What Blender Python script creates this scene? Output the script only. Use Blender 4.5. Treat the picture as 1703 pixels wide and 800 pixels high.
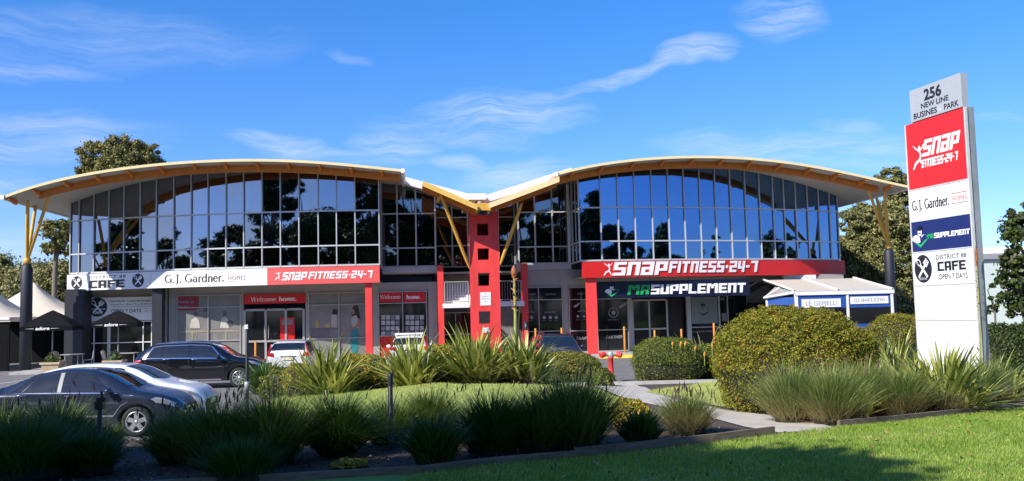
import bpy, bmesh, math, random
import numpy as np
from mathutils import Vector, Matrix
from mathutils.geometry import delaunay_2d_cdt

for _o in list(bpy.data.objects):
    bpy.data.objects.remove(_o)
SC = bpy.context.scene
COL = SC.collection
RNG = np.random.default_rng(7)
random.seed(7)
R = math.radians

# ------------------------------------------------------------------ camera
FPX, CX, CY, HOR, ROLL = 1500.0, 851.5, 400.0, 517.0, 0.024
CAM = Vector((0, 0, 2.5))
_t = math.atan((HOR - CY) / FPX)
_f = Vector((0, math.cos(_t), math.sin(_t)))
_r0 = Vector((1, 0, 0))
_u0 = _r0.cross(_f)
_rho = math.atan(ROLL)
CR = math.cos(_rho) * _r0 - math.sin(_rho) * _u0
CU = math.sin(_rho) * _r0 + math.cos(_rho) * _u0
cam_d = bpy.data.cameras.new("camera")
cam_d.sensor_width = 36
cam_d.lens = 36 * FPX / 1703
cam_d.clip_start = 0.1
cam_d.clip_end = 5000
cam = bpy.data.objects.new("camera", cam_d)
COL.objects.link(cam)
_m = Matrix((CR, CU, -_f)).transposed().to_4x4()
_m.translation = CAM
cam.matrix_world = _m
SC.camera = cam


def ray(px, py):
    d = _f * FPX + CR * (px - CX) - CU * (py - CY)
    return d / d.y          # one metre of depth along y


# ------------------------------------------------------------------ sky, sun, exposure
SUN_AZ, SUN_EL = R(46), R(38)           # the sun stands behind the camera, to its left
S_DIR = Vector((-math.sin(SUN_AZ) * math.cos(SUN_EL), -math.cos(SUN_AZ) * math.cos(SUN_EL), math.sin(SUN_EL)))
SUN_POWER, SKY_POWER, EXPOSURE = 5.0, 0.09, 0.46
SC.view_settings.view_transform = 'Standard'
SC.view_settings.look = 'None'
SC.view_settings.gamma = 1
SC.view_settings.exposure = EXPOSURE
SC.view_settings.use_curve_mapping = False
sd = bpy.data.lights.new("sun", 'SUN')
sd.energy = SUN_POWER
sd.angle = R(0.5)
sd.color = (1.0, 0.94, 0.85)
sun = bpy.data.objects.new("sun", sd)
COL.objects.link(sun)
sun.rotation_euler = (-S_DIR).to_track_quat('-Z', 'Y').to_euler()
sun.location = (0, 0, 60)

W = bpy.data.worlds.new("World")
SC.world = W
W.use_nodes = True
NT = W.node_tree
NT.nodes.clear()


def nd(nt, t, **kw):
    n = nt.nodes.new(t)
    for k, v in kw.items():
        setattr(n, k, v)
    return n


def build_sky():
    nt = NT
    L = nt.links.new

    def math_(op, a, b=None, c=None, clamp=False):
        n = nd(nt, 'ShaderNodeMath', operation=op, use_clamp=clamp)
        for i, v in enumerate((a, b, c)):
            if v is None:
                continue
            if isinstance(v, (int, float)):
                n.inputs[i].default_value = v
            else:
                L(v, n.inputs[i])
        return n.outputs[0]

    def dot_(a, vec):
        n = nd(nt, 'ShaderNodeVectorMath', operation='DOT_PRODUCT')
        L(a, n.inputs[0])
        n.inputs[1].default_value = vec
        return n.outputs['Value']

    sky = nd(nt, 'ShaderNodeTexSky', sky_type='NISHITA', sun_disc=False)
    sky.sun_elevation = SUN_EL
    sky.sun_rotation = math.atan2(S_DIR.x, S_DIR.y)
    sky.altitude = 50
    sky.air_density = 1.0
    sky.dust_density = 0.3
    sky.ozone_density = 4.0
    hs = nd(nt, 'ShaderNodeHueSaturation')
    hs.inputs['Saturation'].default_value = SKY_SAT
    hs.inputs['Value'].default_value = 1.0
    L(sky.outputs[0], hs.inputs['Color'])
    tint = nd(nt, 'ShaderNodeMix', data_type='RGBA', blend_type='MULTIPLY')
    tint.inputs[0].default_value = 1
    L(hs.outputs[0], tint.inputs[6])
    tint.inputs[7].default_value = SKY_TINT
    tc = nd(nt, 'ShaderNodeTexCoord')
    d0 = tc.outputs['Generated']
    # deeper blue down to the horizon
    el = nd(nt, 'ShaderNodeMapRange')
    el.inputs['From Min'].default_value = .02
    el.inputs['From Max'].default_value = .36
    L(dot_(d0, (0, 0, 1)), el.inputs['Value'])
    gr = nd(nt, 'ShaderNodeMix', data_type='RGBA')
    L(el.outputs[0], gr.inputs[0])
    gr.inputs[6].default_value = (.55, .78, 1.05, 1)
    gr.inputs[7].default_value = (1.12, 1.06, 1.05, 1)
    t2 = nd(nt, 'ShaderNodeMix', data_type='RGBA', blend_type='MULTIPLY')
    t2.inputs[0].default_value = 1
    L(tint.outputs[2], t2.inputs[6])
    L(gr.outputs[2], t2.inputs[7])
    tint = t2
    # gently warped direction
    wn = nd(nt, 'ShaderNodeTexNoise')
    wn.inputs['Scale'].default_value = 7
    wn.inputs['Detail'].default_value = 3
    wn.inputs['Roughness'].default_value = .6
    L(d0, wn.inputs['Vector'])
    sub = nd(nt, 'ShaderNodeVectorMath', operation='SUBTRACT')
    L(wn.outputs['Color'], sub.inputs[0])
    sub.inputs[1].default_value = (.5, .5, .5)
    mad = nd(nt, 'ShaderNodeVectorMath', operation='MULTIPLY_ADD')
    L(sub.outputs[0], mad.inputs[0])
    mad.inputs[1].default_value = (.075, .075, .05)
    L(d0, mad.inputs[2])
    dirw = mad.outputs[0]
    total = None
    # px, py, half length, half height, slope, strength, streak
    blobs = [(190, 62, 300, 50, .08, .36), (30, 112, 150, 16, .06, .55), (70, 205, 210, 34, .10, .62), (110, 225, 150, 16, .16, .7), (0, 245, 160, 26, .03, .6),
             (455, 234, 105, 17, .16, .95), (560, 262, 150, 18, .1, .6),
             (1302, 26, 75, 40, .05, 1.0), (1062, 124, 175, 15, -.27, .95), (1165, 88, 75, 24, -.25, 1.0), (960, 150, 60, 12, -.1, .4),
             (835, 192, 165, 42, .03, 1.0), (655, 243, 80, 26, .08, .9), (760, 278, 80, 15, .1, .7), (760, 222, 160, 34, .1, .75),
             (870, 302, 130, 34, -.1, .9), (1340, 250, 260, 34, .03, .75), (1440, 264, 120, 18, -.12, .8),
             (5, 296, 60, 24, 0, .8), (1412, 212, 60, 16, .1, .6), (40, 330, 120, 16, .05, .45), (1680, 200, 60, 10, .05, .4), (575, 100, 40, 10, .1, .35),
             (60, 400, 160, 30, .05, .5), (1290, 236, 120, 12, .05, .5)]
    for (px, py, a, b, sl, st) in blobs:
        c = ray(px, py).normalized()
        c2 = (ray(px + 10, py + 10 * sl).normalized() - c)
        t1 = (c2 - c * c2.dot(c)).normalized()
        t2 = c.cross(t1).normalized()
        p = math_('MULTIPLY', dot_(dirw, tuple(t1)), FPX / a)
        q = math_('MULTIPLY', dot_(dirw, tuple(t2)), FPX / b)
        r2 = math_('ADD', math_('MULTIPLY', p, p), math_('MULTIPLY', q, q))
        m = math_('SUBTRACT', 1.0, r2, clamp=True)
        m = math_('MULTIPLY', m, math_('GREATER_THAN', dot_(d0, tuple(c)), 0.0))
        m = math_('MULTIPLY', m, st)
        total = m if total is None else math_('MAXIMUM', total, m)
    # streaky fibres
    mp = nd(nt, 'ShaderNodeMapping')
    mp.inputs['Rotation'].default_value = (0, R(-6), 0)
    mp.inputs['Scale'].default_value = (4.0, 4.0, 42)
    L(dirw, mp.inputs['Vector'])
    fn = nd(nt, 'ShaderNodeTexNoise')
    fn.inputs['Scale'].default_value = 1.6
    fn.inputs['Detail'].default_value = 12
    fn.inputs['Roughness'].default_value = .70
    fn.inputs['Distortion'].default_value = .25
    L(mp.outputs[0], fn.inputs['Vector'])
    fib = nd(nt, 'ShaderNodeMapRange')
    fib.inputs['From Min'].default_value = .40
    fib.inputs['From Max'].default_value = .82
    L(fn.outputs['Fac'], fib.inputs['Value'])
    front = math_('MULTIPLY', total, math_('MULTIPLY_ADD', fib.outputs[0], 1.25, .1))
    # broken cloud over the sky behind the camera (seen only mirrored in the glass)
    mp2 = nd(nt, 'ShaderNodeMapping')
    mp2.inputs['Scale'].default_value = (2.2, 2.2, 6)
    L(d0, mp2.inputs['Vector'])
    bn = nd(nt, 'ShaderNodeTexNoise')
    bn.inputs['Scale'].default_value = 2.2
    bn.inputs['Detail'].default_value = 7
    bn.inputs['Roughness'].default_value = .55
    L(mp2.outputs[0], bn.inputs['Vector'])
    br = nd(nt, 'ShaderNodeMapRange')
    br.inputs['From Min'].default_value = .44
    br.inputs['From Max'].default_value = .66
    L(bn.outputs['Fac'], br.inputs['Value'])
    back = math_('MULTIPLY', br.outputs[0], math_('MULTIPLY', dot_(d0, (0, -1, 0)), 1.6, clamp=True))
    sidew = nd(nt, 'ShaderNodeMapRange')       # more cloud to the south-west
    sidew.inputs['From Min'].default_value = .35
    sidew.inputs['From Max'].default_value = -.35
    sidew.inputs['To Min'].default_value = .0
    sidew.inputs['To Max'].default_value = 1.0
    L(dot_(d0, (1, 0, 0)), sidew.inputs['Value'])
    back = math_('MULTIPLY', back, sidew.outputs[0])
    cl = math_('MAXIMUM', math_('MULTIPLY', front, .72), math_('MULTIPLY', back, .55), clamp=True)
    mx = nd(nt, 'ShaderNodeMix', data_type='RGBA')
    L(cl, mx.inputs[0])
    L(tint.outputs[2], mx.inputs[6])
    mx.inputs[7].default_value = CLOUD_COL
    bg = nd(nt, 'ShaderNodeBackground')
    bg.inputs['Strength'].default_value = SKY_POWER
    L(mx.outputs[2], bg.inputs['Color'])
    out = nd(nt, 'ShaderNodeOutputWorld')
    L(bg.outputs[0], out.inputs['Surface'])


SKY_SAT = 1.35
SKY_TINT = (1.75, 1.40, 1.62, 1)
CLOUD_COL = (7.2, 7.8, 8.6, 1)
build_sky()

# ------------------------------------------------------------------ materials
MATS = {}


def mat(name, col, rough=.6, metal=0.0, var=.12, scale=4.0, bump=0.0, bscale=40.0, spec=.5, coat=0.0, col2=None, detail=4, stretch=None, alpha=None):
    if name in MATS:
        return MATS[name]
    m = bpy.data.materials.new(name)
    m.use_nodes = True
    nt = m.node_tree
    b = nt.nodes['Principled BSDF']
    L = nt.links.new
    b.inputs['Roughness'].default_value = rough
    b.inputs['Metallic'].default_value = metal
    b.inputs['Specular IOR Level'].default_value = spec
    b.inputs['Coat Weight'].default_value = coat
    b.inputs['Coat Roughness'].default_value = .03
    tc = nd(nt, 'ShaderNodeTexCoord')
    src = tc.outputs['Object']
    if stretch:
        mp = nd(nt, 'ShaderNodeMapping')
        mp.inputs['Scale'].default_value = stretch
        L(src, mp.inputs[0])
        src = mp.outputs[0]
    n = nd(nt, 'ShaderNodeTexNoise')
    n.inputs['Scale'].default_value = scale
    n.inputs['Detail'].default_value = detail
    n.inputs['Roughness'].default_value = .6
    L(src, n.inputs['Vector'])
    mr = nd(nt, 'ShaderNodeMapRange')
    mr.inputs['From Min'].default_value = .3
    mr.inputs['From Max'].default_value = .7
    L(n.outputs['Fac'], mr.inputs['Value'])
    mx = nd(nt, 'ShaderNodeMix', data_type='RGBA')
    a = tuple(c * (1 - var) for c in col) + (1,)
    c2 = tuple(col2) + (1,) if col2 else tuple(min(1, c * (1 + var)) for c in col) + (1,)
    mx.inputs[6].default_value = a
    mx.inputs[7].default_value = c2
    L(mr.outputs[0], mx.inputs[0])
    L(mx.outputs[2], b.inputs['Base Color'])
    if bump:
        n2 = nd(nt, 'ShaderNodeTexNoise')
        n2.inputs['Scale'].default_value = bscale
        n2.inputs['Detail'].default_value = 5
        L(src, n2.inputs['Vector'])
        bp = nd(nt, 'ShaderNodeBump')
        bp.inputs['Strength'].default_value = bump
        bp.inputs['Distance'].default_value = .35 / bscale
        L(n2.outputs['Fac'], bp.inputs['Height'])
        L(bp.outputs[0], b.inputs['Normal'])
    MATS[name] = m
    return m


def leaf_mat(name, c_lo, c_hi, c_tip=None, transl=.3, rough=.5, scale=1.5, straw=None, straw_h=.25, spec=.35):
    """foliage: leaf-to-leaf colour from the 'tint' attribute, clump colour from noise"""
    if name in MATS:
        return MATS[name]
    m = bpy.data.materials.new(name)
    m.use_nodes = True
    nt = m.node_tree
    b = nt.nodes['Principled BSDF']
    L = nt.links.new
    b.inputs['Roughness'].default_value = rough
    b.inputs['Specular IOR Level'].default_value = spec
    tc = nd(nt, 'ShaderNodeTexCoord')
    n = nd(nt, 'ShaderNodeTexNoise')
    n.inputs['Scale'].default_value = scale
    n.inputs['Detail'].default_value = 3
    L(tc.outputs['Object'], n.inputs['Vector'])
    at = nd(nt, 'ShaderNodeAttribute', attribute_name='tint')
    ad = nd(nt, 'ShaderNodeMath', operation='MULTIPLY_ADD')
    L(n.outputs['Fac'], ad.inputs[0])
    ad.inputs[1].default_value = .9
    ad.inputs[2].default_value = -.45
    a2 = nd(nt, 'ShaderNodeMath', operation='ADD', use_clamp=True)
    L(ad.outputs[0], a2.inputs[0])
    L(at.outputs['Fac'], a2.inputs[1])
    rp = nd(nt, 'ShaderNodeValToRGB')
    e = rp.color_ramp.elements
    e[0].position = .15
    e[0].color = tuple(c_lo) + (1,)
    e[1].position = .85
    e[1].color = tuple(c_hi) + (1,)
    if c_tip:
        x = e.new(.97)
        x.color = tuple(c_tip) + (1,)
    L(a2.outputs[0], rp.inputs[0])
    colr = rp.outputs[0]
    if straw:
        sx = nd(nt, 'ShaderNodeSeparateXYZ')
        L(tc.outputs['Object'], sx.inputs[0])
        mr = nd(nt, 'ShaderNodeMapRange')
        mr.inputs['From Min'].default_value = straw_h
        mr.inputs['From Max'].default_value = 0
        L(sx.outputs['Z'], mr.inputs['Value'])
        mx = nd(nt, 'ShaderNodeMix', data_type='RGBA')
        L(mr.outputs[0], mx.inputs[0])
        L(colr, mx.inputs[6])
        mx.inputs[7].default_value = tuple(straw) + (1,)
        colr = mx.outputs[2]
    L(colr, b.inputs['Base Color'])
    tr = nd(nt, 'ShaderNodeBsdfTranslucent')
    L(colr, tr.inputs['Color'])
    ms = nd(nt, 'ShaderNodeMixShader')
    ms.inputs[0].default_value = transl
    L(b.outputs[0], ms.inputs[1])
    L(tr.outputs[0], ms.inputs[2])
    L(ms.outputs[0], nt.nodes['Material Output'].inputs['Surface'])
    MATS[name] = m
    return m


# ------------------------------------------------------------------ object helpers
ORG = {}


def tag(o, label=None, cat=None, group=None, kind=None):
    for k, v in (('label', label), ('category', cat), ('group', group), ('kind', kind)):
        if v:
            o[k] = v
    return o


def thing(name, label, cat, loc=(0, 0, 0), group=None):
    o = bpy.data.objects.new(name, None)
    o.empty_display_size = .2
    COL.objects.link(o)
    o.location = loc
    ORG[o] = Vector(loc)
    return tag(o, label, cat, group)


def link_mesh(name, me, parent=None, loc=None):
    o = bpy.data.objects.new(name, me)
    COL.objects.link(o)
    if parent is not None:
        o.parent = parent
        ORG[o] = ORG[parent]
    else:
        ORG[o] = Vector(loc or (0, 0, 0))
        o.location = ORG[o]
    return o


def raw_mesh(name, V, F, mats, parent=None, loc=None, tint=None, smooth=False, midx=None):
    """V (n,3) world coordinates, F (m,k) all the same size; big meshes"""
    V = np.asarray(V, dtype=np.float64)
    F = np.asarray(F, dtype=np.int32)
    org = ORG[parent] if parent is not None else Vector(loc or (0, 0, 0))
    V = V - np.array(org)
    me = bpy.data.meshes.new(name)
    me.vertices.add(len(V))
    me.vertices.foreach_set('co', V.astype(np.float32).ravel())
    k = F.shape[1]
    me.loops.add(F.size)
    me.loops.foreach_set('vertex_index', F.ravel())
    me.polygons.add(len(F))
    me.polygons.foreach_set('loop_start', np.arange(0, F.size, k, dtype=np.int32))
    for m in (mats if isinstance(mats, (list, tuple)) else [mats]):
        me.materials.append(m)
    if midx is not None:
        me.polygons.foreach_set('material_index', np.asarray(midx, dtype=np.int32))
    if tint is not None:
        a = me.attributes.new('tint', 'FLOAT', 'FACE')
        a.data.foreach_set('value', np.asarray(tint, dtype=np.float32))
    me.update(calc_edges=True)
    if smooth:
        me.polygons.foreach_set('use_smooth', np.ones(len(F), dtype=bool))
    return link_mesh(name, me, parent, loc)


class MB:
    """collects faces (world coordinates) and links them as ONE mesh object"""

    def __init__(self, fn=None):
        self.v, self.f, self.mi, self.sm = [], [], [], []
        self.fn = fn or (lambda a, b, c: (a, b, c))
        self.m = 0
        self.smooth = False

    def face(self, pts, raw=False):
        i = len(self.v)
        self.v += [tuple(p) if raw else tuple(self.fn(*p)) for p in pts]
        self.f.append(tuple(range(i, i + len(pts))))
        self.mi.append(self.m)
        self.sm.append(False)

    def grid(self, P, raw=False, close_u=False, close_v=False, smooth=True):
        n, k = len(P), len(P[0])
        i = len(self.v)
        for row in P:
            self.v += [tuple(p) if raw else tuple(self.fn(*p)) for p in row]
        for a in range(n if close_u else n - 1):
            for b in range(k if close_v else k - 1):
                a2, b2 = (a + 1) % n, (b + 1) % k
                self.f.append((i + a * k + b, i + a2 * k + b, i + a2 * k + b2, i + a * k + b2))
                self.mi.append(self.m)
                self.sm.append(smooth)

    def box(self, x0, x1, y0, y1, z0, z1):
        i = len(self.v)
        for x in (x0, x1):
            for y in (y0, y1):
                for z in (z0, z1):
                    self.v.append(tuple(self.fn(x, y, z)))
        for q in ((0, 1, 3, 2), (4, 6, 7, 5), (0, 4, 5, 1), (2, 3, 7, 6), (0, 2, 6, 4), (1, 5, 7, 3)):
            self.f.append(tuple(i + k for k in q))
            self.mi.append(self.m)
            self.sm.append(False)

    def prism(self, pts, c0, c1, raw=False, axis=1):
        """polygon pts (a, b) extruded from c0 to c1; axis=1: a->x, b->z, c->y; axis=2: a->x, b->y, c->z; axis=0: a->y, b->z, c->x"""
        def P(a, b, c):
            return (a, c, b) if axis == 1 else ((a, b, c) if axis == 2 else (c, a, b))
        n = len(pts)
        lo = [P(a, b, c0) for a, b in pts]
        hi = [P(a, b, c1) for a, b in pts]
        self.face(lo, raw)
        self.face(hi[::-1], raw)
        for k in range(n):
            self.face([lo[k], lo[(k + 1) % n], hi[(k + 1) % n], hi[k]], raw)

    def tube(self, path, r, n=8, raw=False, cap=True):
        path = [Vector(p) if raw else Vector(self.fn(*p)) for p in path]
        rs = r if isinstance(r, (list, tuple)) else [r] * len(path)
        rings = []
        for k, p in enumerate(path):
            d = (path[min(k + 1, len(path) - 1)] - path[max(k - 1, 0)]).normalized()
            up = Vector((0, 0, 1)) if abs(d.z) < .95 else Vector((1, 0, 0))
            a = d.cross(up).normalized()
            b = d.cross(a).normalized()
            rings.append([p + (a * math.cos(2 * math.pi * j / n) + b * math.sin(2 * math.pi * j / n)) * rs[k] for j in range(n)])
        self.grid(rings, raw=True, close_v=True)
        if cap:
            self.face(rings[0], raw=True)
            self.face(rings[-1], raw=True)

    def lathe(self, prof, c=(0, 0, 0), n=20, axis=2):
        """profile of (radius, height) turned about an axis"""
        rows = []
        for r, h in prof:
            row = []
            for j in range(n):
                a = 2 * math.pi * j / n
                p = (r * math.cos(a), r * math.sin(a), h)
                if axis == 1:
                    p = (p[0], p[2], p[1])
                elif axis == 0:
                    p = (p[2], p[0], p[1])
                row.append(self.fn(p[0] + c[0], p[1] + c[1], p[2] + c[2]))
            rows.append(row)
        self.grid(rows, raw=True, close_v=True)

    def obj(self, name, mats, parent=None, loc=None, base=False, weld=False):
        if base and parent is None and loc is None:
            a = np.array(self.v)
            loc = Vector(((a[:, 0].min() + a[:, 0].max()) / 2, (a[:, 1].min() + a[:, 1].max()) / 2, a[:, 2].min()))
        org = ORG[parent] if parent is not None else Vector(loc or (0, 0, 0))
        me = bpy.data.meshes.new(name)
        me.from_pydata([(x - org[0], y - org[1], z - org[2]) for x, y, z in self.v], [], self.f)
        for m in (mats if isinstance(mats, (list, tuple)) else [mats]):
            me.materials.append(m)
        me.polygons.foreach_set('material_index', self.mi)
        me.polygons.foreach_set('use_smooth', self.sm)
        me.update()
        if weld:
            bm = bmesh.new()
            bm.from_mesh(me)
            bmesh.ops.remove_doubles(bm, verts=bm.verts, dist=1e-4)
            bmesh.ops.recalc_face_normals(bm, faces=bm.faces)
            bm.to_mesh(me)
            bm.free()
        return link_mesh(name, me, parent, loc)


def text_outline(s, size=1.0, bold=0.0, xs=1.0, shear=0.0, space=1.0):
    """text as (verts, faces) in a flat a,b plane, left-aligned on the base line, cap height about 0.7*size"""
    cu = bpy.data.curves.new('lettering', 'FONT')
    cu.body = s
    cu.size = size
    cu.offset = bold
    cu.shear = shear
    cu.space_character = space
    cu.resolution_u = 3
    o = bpy.data.objects.new('lettering', cu)
    COL.objects.link(o)
    dg = bpy.context.evaluated_depsgraph_get()
    me = bpy.data.meshes.new_from_object(o.evaluated_get(dg))
    V = [(v.co.x * xs, v.co.y) for v in me.vertices]
    F = [tuple(p.vertices) for p in me.polygons]
    bpy.data.objects.remove(o)
    bpy.data.curves.remove(cu)
    bpy.data.meshes.remove(me)
    return V, F


def lay_text(mb, s, a0, b0, height, width=None, c=.02, bold=0.0, shear=0.0, center=False, space=1.0):
    """text laid on mb's (a, c, b) frame: cap height = height, stretched to width"""
    V, F = text_outline(s, 1.0, bold, 1.0, shear, space)
    if not V:
        return
    xs = [v[0] for v in V]
    k = height / .70
    w = (max(xs) - min(xs))
    kx = (width / w) if width else k
    x_off = min(xs)
    if center:
        a0 = a0 - w * kx / 2
    i = len(mb.v)
    mb.v += [tuple(mb.fn(a0 + (x - x_off) * kx, c, b0 + y * k)) for x, y in V]
    for f in F:
        mb.f.append(tuple(i + q for q in f))
        mb.mi.append(mb.m)
        mb.sm.append(False)


# heavy square lettering, boxes on a unit cell: (x0, y0, x1, y1), advance
S_, H_ = .33, .21
GLY = {
    'S': ([(0, .79, 1, 1), (0, .6, S_, .79), (0, .4, 1, .6), (1 - S_, H_, 1, .4), (0, 0, 1, H_)], 1),
    'n': ([(0, .79, 1, 1), (0, 0, S_, .79), (1 - S_, 0, 1, .79)], 1),
    'a': ([(0, .79, 1, 1), (1 - S_, 0, 1, .79), (0, .41, 1 - S_, .6), (0, H_, S_, .41), (0, 0, 1 - S_, H_)], 1),
    'p': ([(0, .79, 1, 1), (0, 0, S_, .79), (1 - S_, .3, 1, .79), (S_, .3, 1 - S_, .49)], 1),
    'F': ([(0, 0, S_, 1), (S_, .79, 1, 1), (S_, .4, .88, .6)], .95),
    'I': ([(0, 0, S_, 1)], S_),
    'T': ([(0, .79, 1, 1), (.335, 0, .665, .79)], 1),
    'N': ([(0, .79, 1, 1), (0, 0, S_, .79), (1 - S_, 0, 1, .79)], 1),
    'E': ([(0, 0, S_, 1), (S_, .79, 1, 1), (S_, .4, .9, .6), (S_, 0, 1, H_)], 1),
    '.': ([(.05, .36, .32, .62)], .37),
    '2': ([(0, .79, 1, 1), (1 - S_, .6, 1, .79), (0, .4, 1, .6), (0, H_, S_, .4), (0, 0, 1, H_)], 1),
    '4': ([(0, .3, S_, 1), (S_, .3, .62, .5), (.62, 0, .95, 1)], .95),
    '-': ([(0, .4, .5, .6)], .5),
    '7': ([(0, .79, 1, 1), (.62, 0, .95, .79)], .97),
    'C': ([(0, .79, 1, 1), (0, H_, S_, .79), (0, 0, 1, H_)], 1),
    'A': ([(0, .79, 1, 1), (0, 0, S_, .79), (1 - S_, 0, 1, .79), (S_, .3, 1 - S_, .5)], 1),
    'M': ([(0, 0, S_, 1), (S_, .72, .5, 1), (.5, .5, .8, .9), (.8, .72, .97, 1), (.97, 0, 1.3, 1)], 1.3),
    'R': ([(0, 0, S_, 1), (S_, .79, 1, 1), (1 - S_, .5, 1, .79), (S_, .36, .85, .55), (.6, 0, .95, .36)], 1),
    'U': ([(0, 0, S_, 1), (1 - S_, 0, 1, 1), (S_, 0, 1 - S_, H_)], 1),
    'P': ([(0, 0, S_, 1), (S_, .79, 1, 1), (1 - S_, .5, 1, .79), (S_, .32, 1, .5)], 1),
    'L': ([(0, 0, S_, 1), (S_, 0, .95, H_)], .95),
}
GLY['W'] = ([(0, 0, S_, 1), (S_, 0, .97, .25), (.5, .25, .8, .6), (.97, 0, 1.3, 1)], 1.3)


def block_text(mb, s, a0, b0, h, width, c0=.0, c1=.03, shear=.0, gap=.14, kern=None):
    tot = sum(GLY[ch][1] + gap for ch in s) - gap
    k = width / tot
    x = 0
    for ch in s:
        for (x0, y0, x1, y1) in GLY[ch][0]:
            q = []
            for (xx, yy) in ((x0, y0), (x1, y0), (x1, y1), (x0, y1)):
                q.append((a0 + (x + xx) * k + yy * h * shear, b0 + yy * h))
            n = 6 if k * (x1 - x0) > .6 else 1
            fr = [(a, c1, b) for a, b in q]
            bk = [(a, c0, b) for a, b in q]
            mb.face(fr)
            for j in range(4):
                mb.face([bk[j], bk[(j + 1) % 4], fr[(j + 1) % 4], fr[j]])
        x += GLY[ch][1] + gap
    return x * k


# thin serif letters as strokes: polylines (x, y, half width); cell height 1 = cap height
def stroke(mb, pts, c, k, a0, b0):
    """a ribbon through (x, y, w)"""
    n = len(pts)
    L_, R_ = [], []
    for i, (x, y, w) in enumerate(pts):
        x0, y0, _ = pts[max(i - 1, 0)]
        x1, y1, _ = pts[min(i + 1, n - 1)]
        dx, dy = x1 - x0, y1 - y0
        q = math.hypot(dx, dy) or 1
        L_.append((x - dy / q * w, y + dx / q * w))
        R_.append((x + dy / q * w, y - dx / q * w))
    for i in range(n - 1):
        mb.face([(a0 + X * k, c, b0 + Y * k) for X, Y in (L_[i], L_[i + 1], R_[i + 1], R_[i])])


def arc(cx, cy, rx, ry, a0, a1, n=12, thick=.075, thin=.035):
    o = []
    for i in range(n + 1):
        a = R(a0 + (a1 - a0) * i / n)
        o.append((cx + rx * math.cos(a), cy + ry * math.sin(a), thin + (thick - thin) * abs(math.cos(a)) ** 1.5))
    return o


ST, TH = .07, .03
SERIF = {
    'G': ([arc(.45, .5, .4, .49, 50, 320), [(.62, .42, TH), (.92, .42, TH)], [(.78, .06, ST), (.78, .42, ST)]], 1.0),
    'J': ([[(.3, 1, ST), (.3, .0, ST), (.24, -.14, .05), (.1, -.2, .04)], [(.1, .98, TH), (.5, .98, TH)]], .55),
    '.': ([[(.1, -.02, .08), (.1, .14, .08)]], .34),
    'a': ([arc(.26, .46, .22, .2, 150, 20, 7), [(.47, .5, ST), (.47, .06, ST), (.57, .03, TH)], arc(.25, .2, .2, .18, 80, 330, 9)], .66),
    'r': ([[(.15, .64, ST), (.15, 0, ST)], [(.02, .02, TH), (.3, .02, TH)], [(.03, .62, TH), (.15, .62, TH)], arc(.34, .44, .18, .2, 140, 50, 5)], .52),
    'd': ([arc(.28, .32, .23, .32, 40, 320, 12), [(.54, 1, ST), (.54, .03, ST), (.64, .03, TH)], [(.42, .98, TH), (.56, .98, TH)]], .72),
    'n': ([[(.15, .64, ST), (.15, 0, ST)], [(.02, .02, TH), (.28, .02, TH)], [(.03, .62, TH), (.15, .62, TH)], arc(.34, .42, .2, .22, 150, 0, 8) + [(.54, 0, ST)], [(.42, .02, TH), (.66, .02, TH)]], .72),
    'e': ([arc(.3, .32, .24, .32, 10, 320, 13), [(.06, .36, TH), (.54, .36, TH)]], .62),
    'W': ([[(.1, 1, ST), (.36, 0, ST)], [(.36, 0, TH), (.6, 1, TH)], [(.6, 1, ST), (.86, 0, ST)], [(.86, 0, TH), (1.12, 1, TH)], [(0, .98, TH), (.22, .98, TH)], [(1.0, .98, TH), (1.22, .98, TH)]], 1.24),
    'l': ([[(.15, 1, ST), (.15, 0, ST)], [(.02, .02, TH), (.28, .02, TH)], [(.03, .98, TH), (.15, .98, TH)]], .36),
    'c': ([arc(.3, .32, .24, .32, 40, 320, 13)], .58),
    'o': ([arc(.32, .32, .26, .32, 0, 360, 18)], .68),
    'm': ([[(.15, .64, ST), (.15, 0, ST)], [(.02, .02, TH), (.28, .02, TH)], arc(.32, .42, .18, .22, 150, 0, 7) + [(.5, 0, ST)], [(.4, .02, TH), (.6, .02, TH)], arc(.67, .42, .18, .22, 150, 0, 7) + [(.85, 0, ST)], [(.75, .02, TH), (.97, .02, TH)]], 1.02),
    'h': ([[(.15, 1, ST), (.15, 0, ST)], [(.02, .02, TH), (.28, .02, TH)], [(.03, .98, TH), (.15, .98, TH)], arc(.34, .42, .2, .22, 150, 0, 8) + [(.54, 0, ST)], [(.42, .02, TH), (.66, .02, TH)]], .72),
    ' ': ([], .4),
}


def serif_text(mb, s, a0, b0, cap, width, c=.02, bold=1.0):
    tot = sum(SERIF[ch][1] for ch in s)
    kx = width / tot
    x = 0
    old = mb.fn
    for ch in s:
        for k_, st in enumerate(SERIF[ch][0]):
            P = [(px_ + x, py_, w * bold) for px_, py_, w in st]
            sub = MB()
            stroke(sub, P, 0, 1, 0, 0)
            i = len(mb.v)
            mb.v += [tuple(old(a0 + v[0] * kx, c + .0015 * k_, b0 + v[2] * cap)) for v in sub.v]
            for f in sub.f:
                mb.f.append(tuple(i + q for q in f))
                mb.mi.append(mb.m)
                mb.sm.append(False)
        x += SERIF[ch][1]


def disc(mb, a, b, ra, rb, c, n=28):
    mb.face([(a + ra * math.cos(2 * math.pi * i / n), c, b + rb * math.sin(2 * math.pi * i / n)) for i in range(n)])


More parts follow.
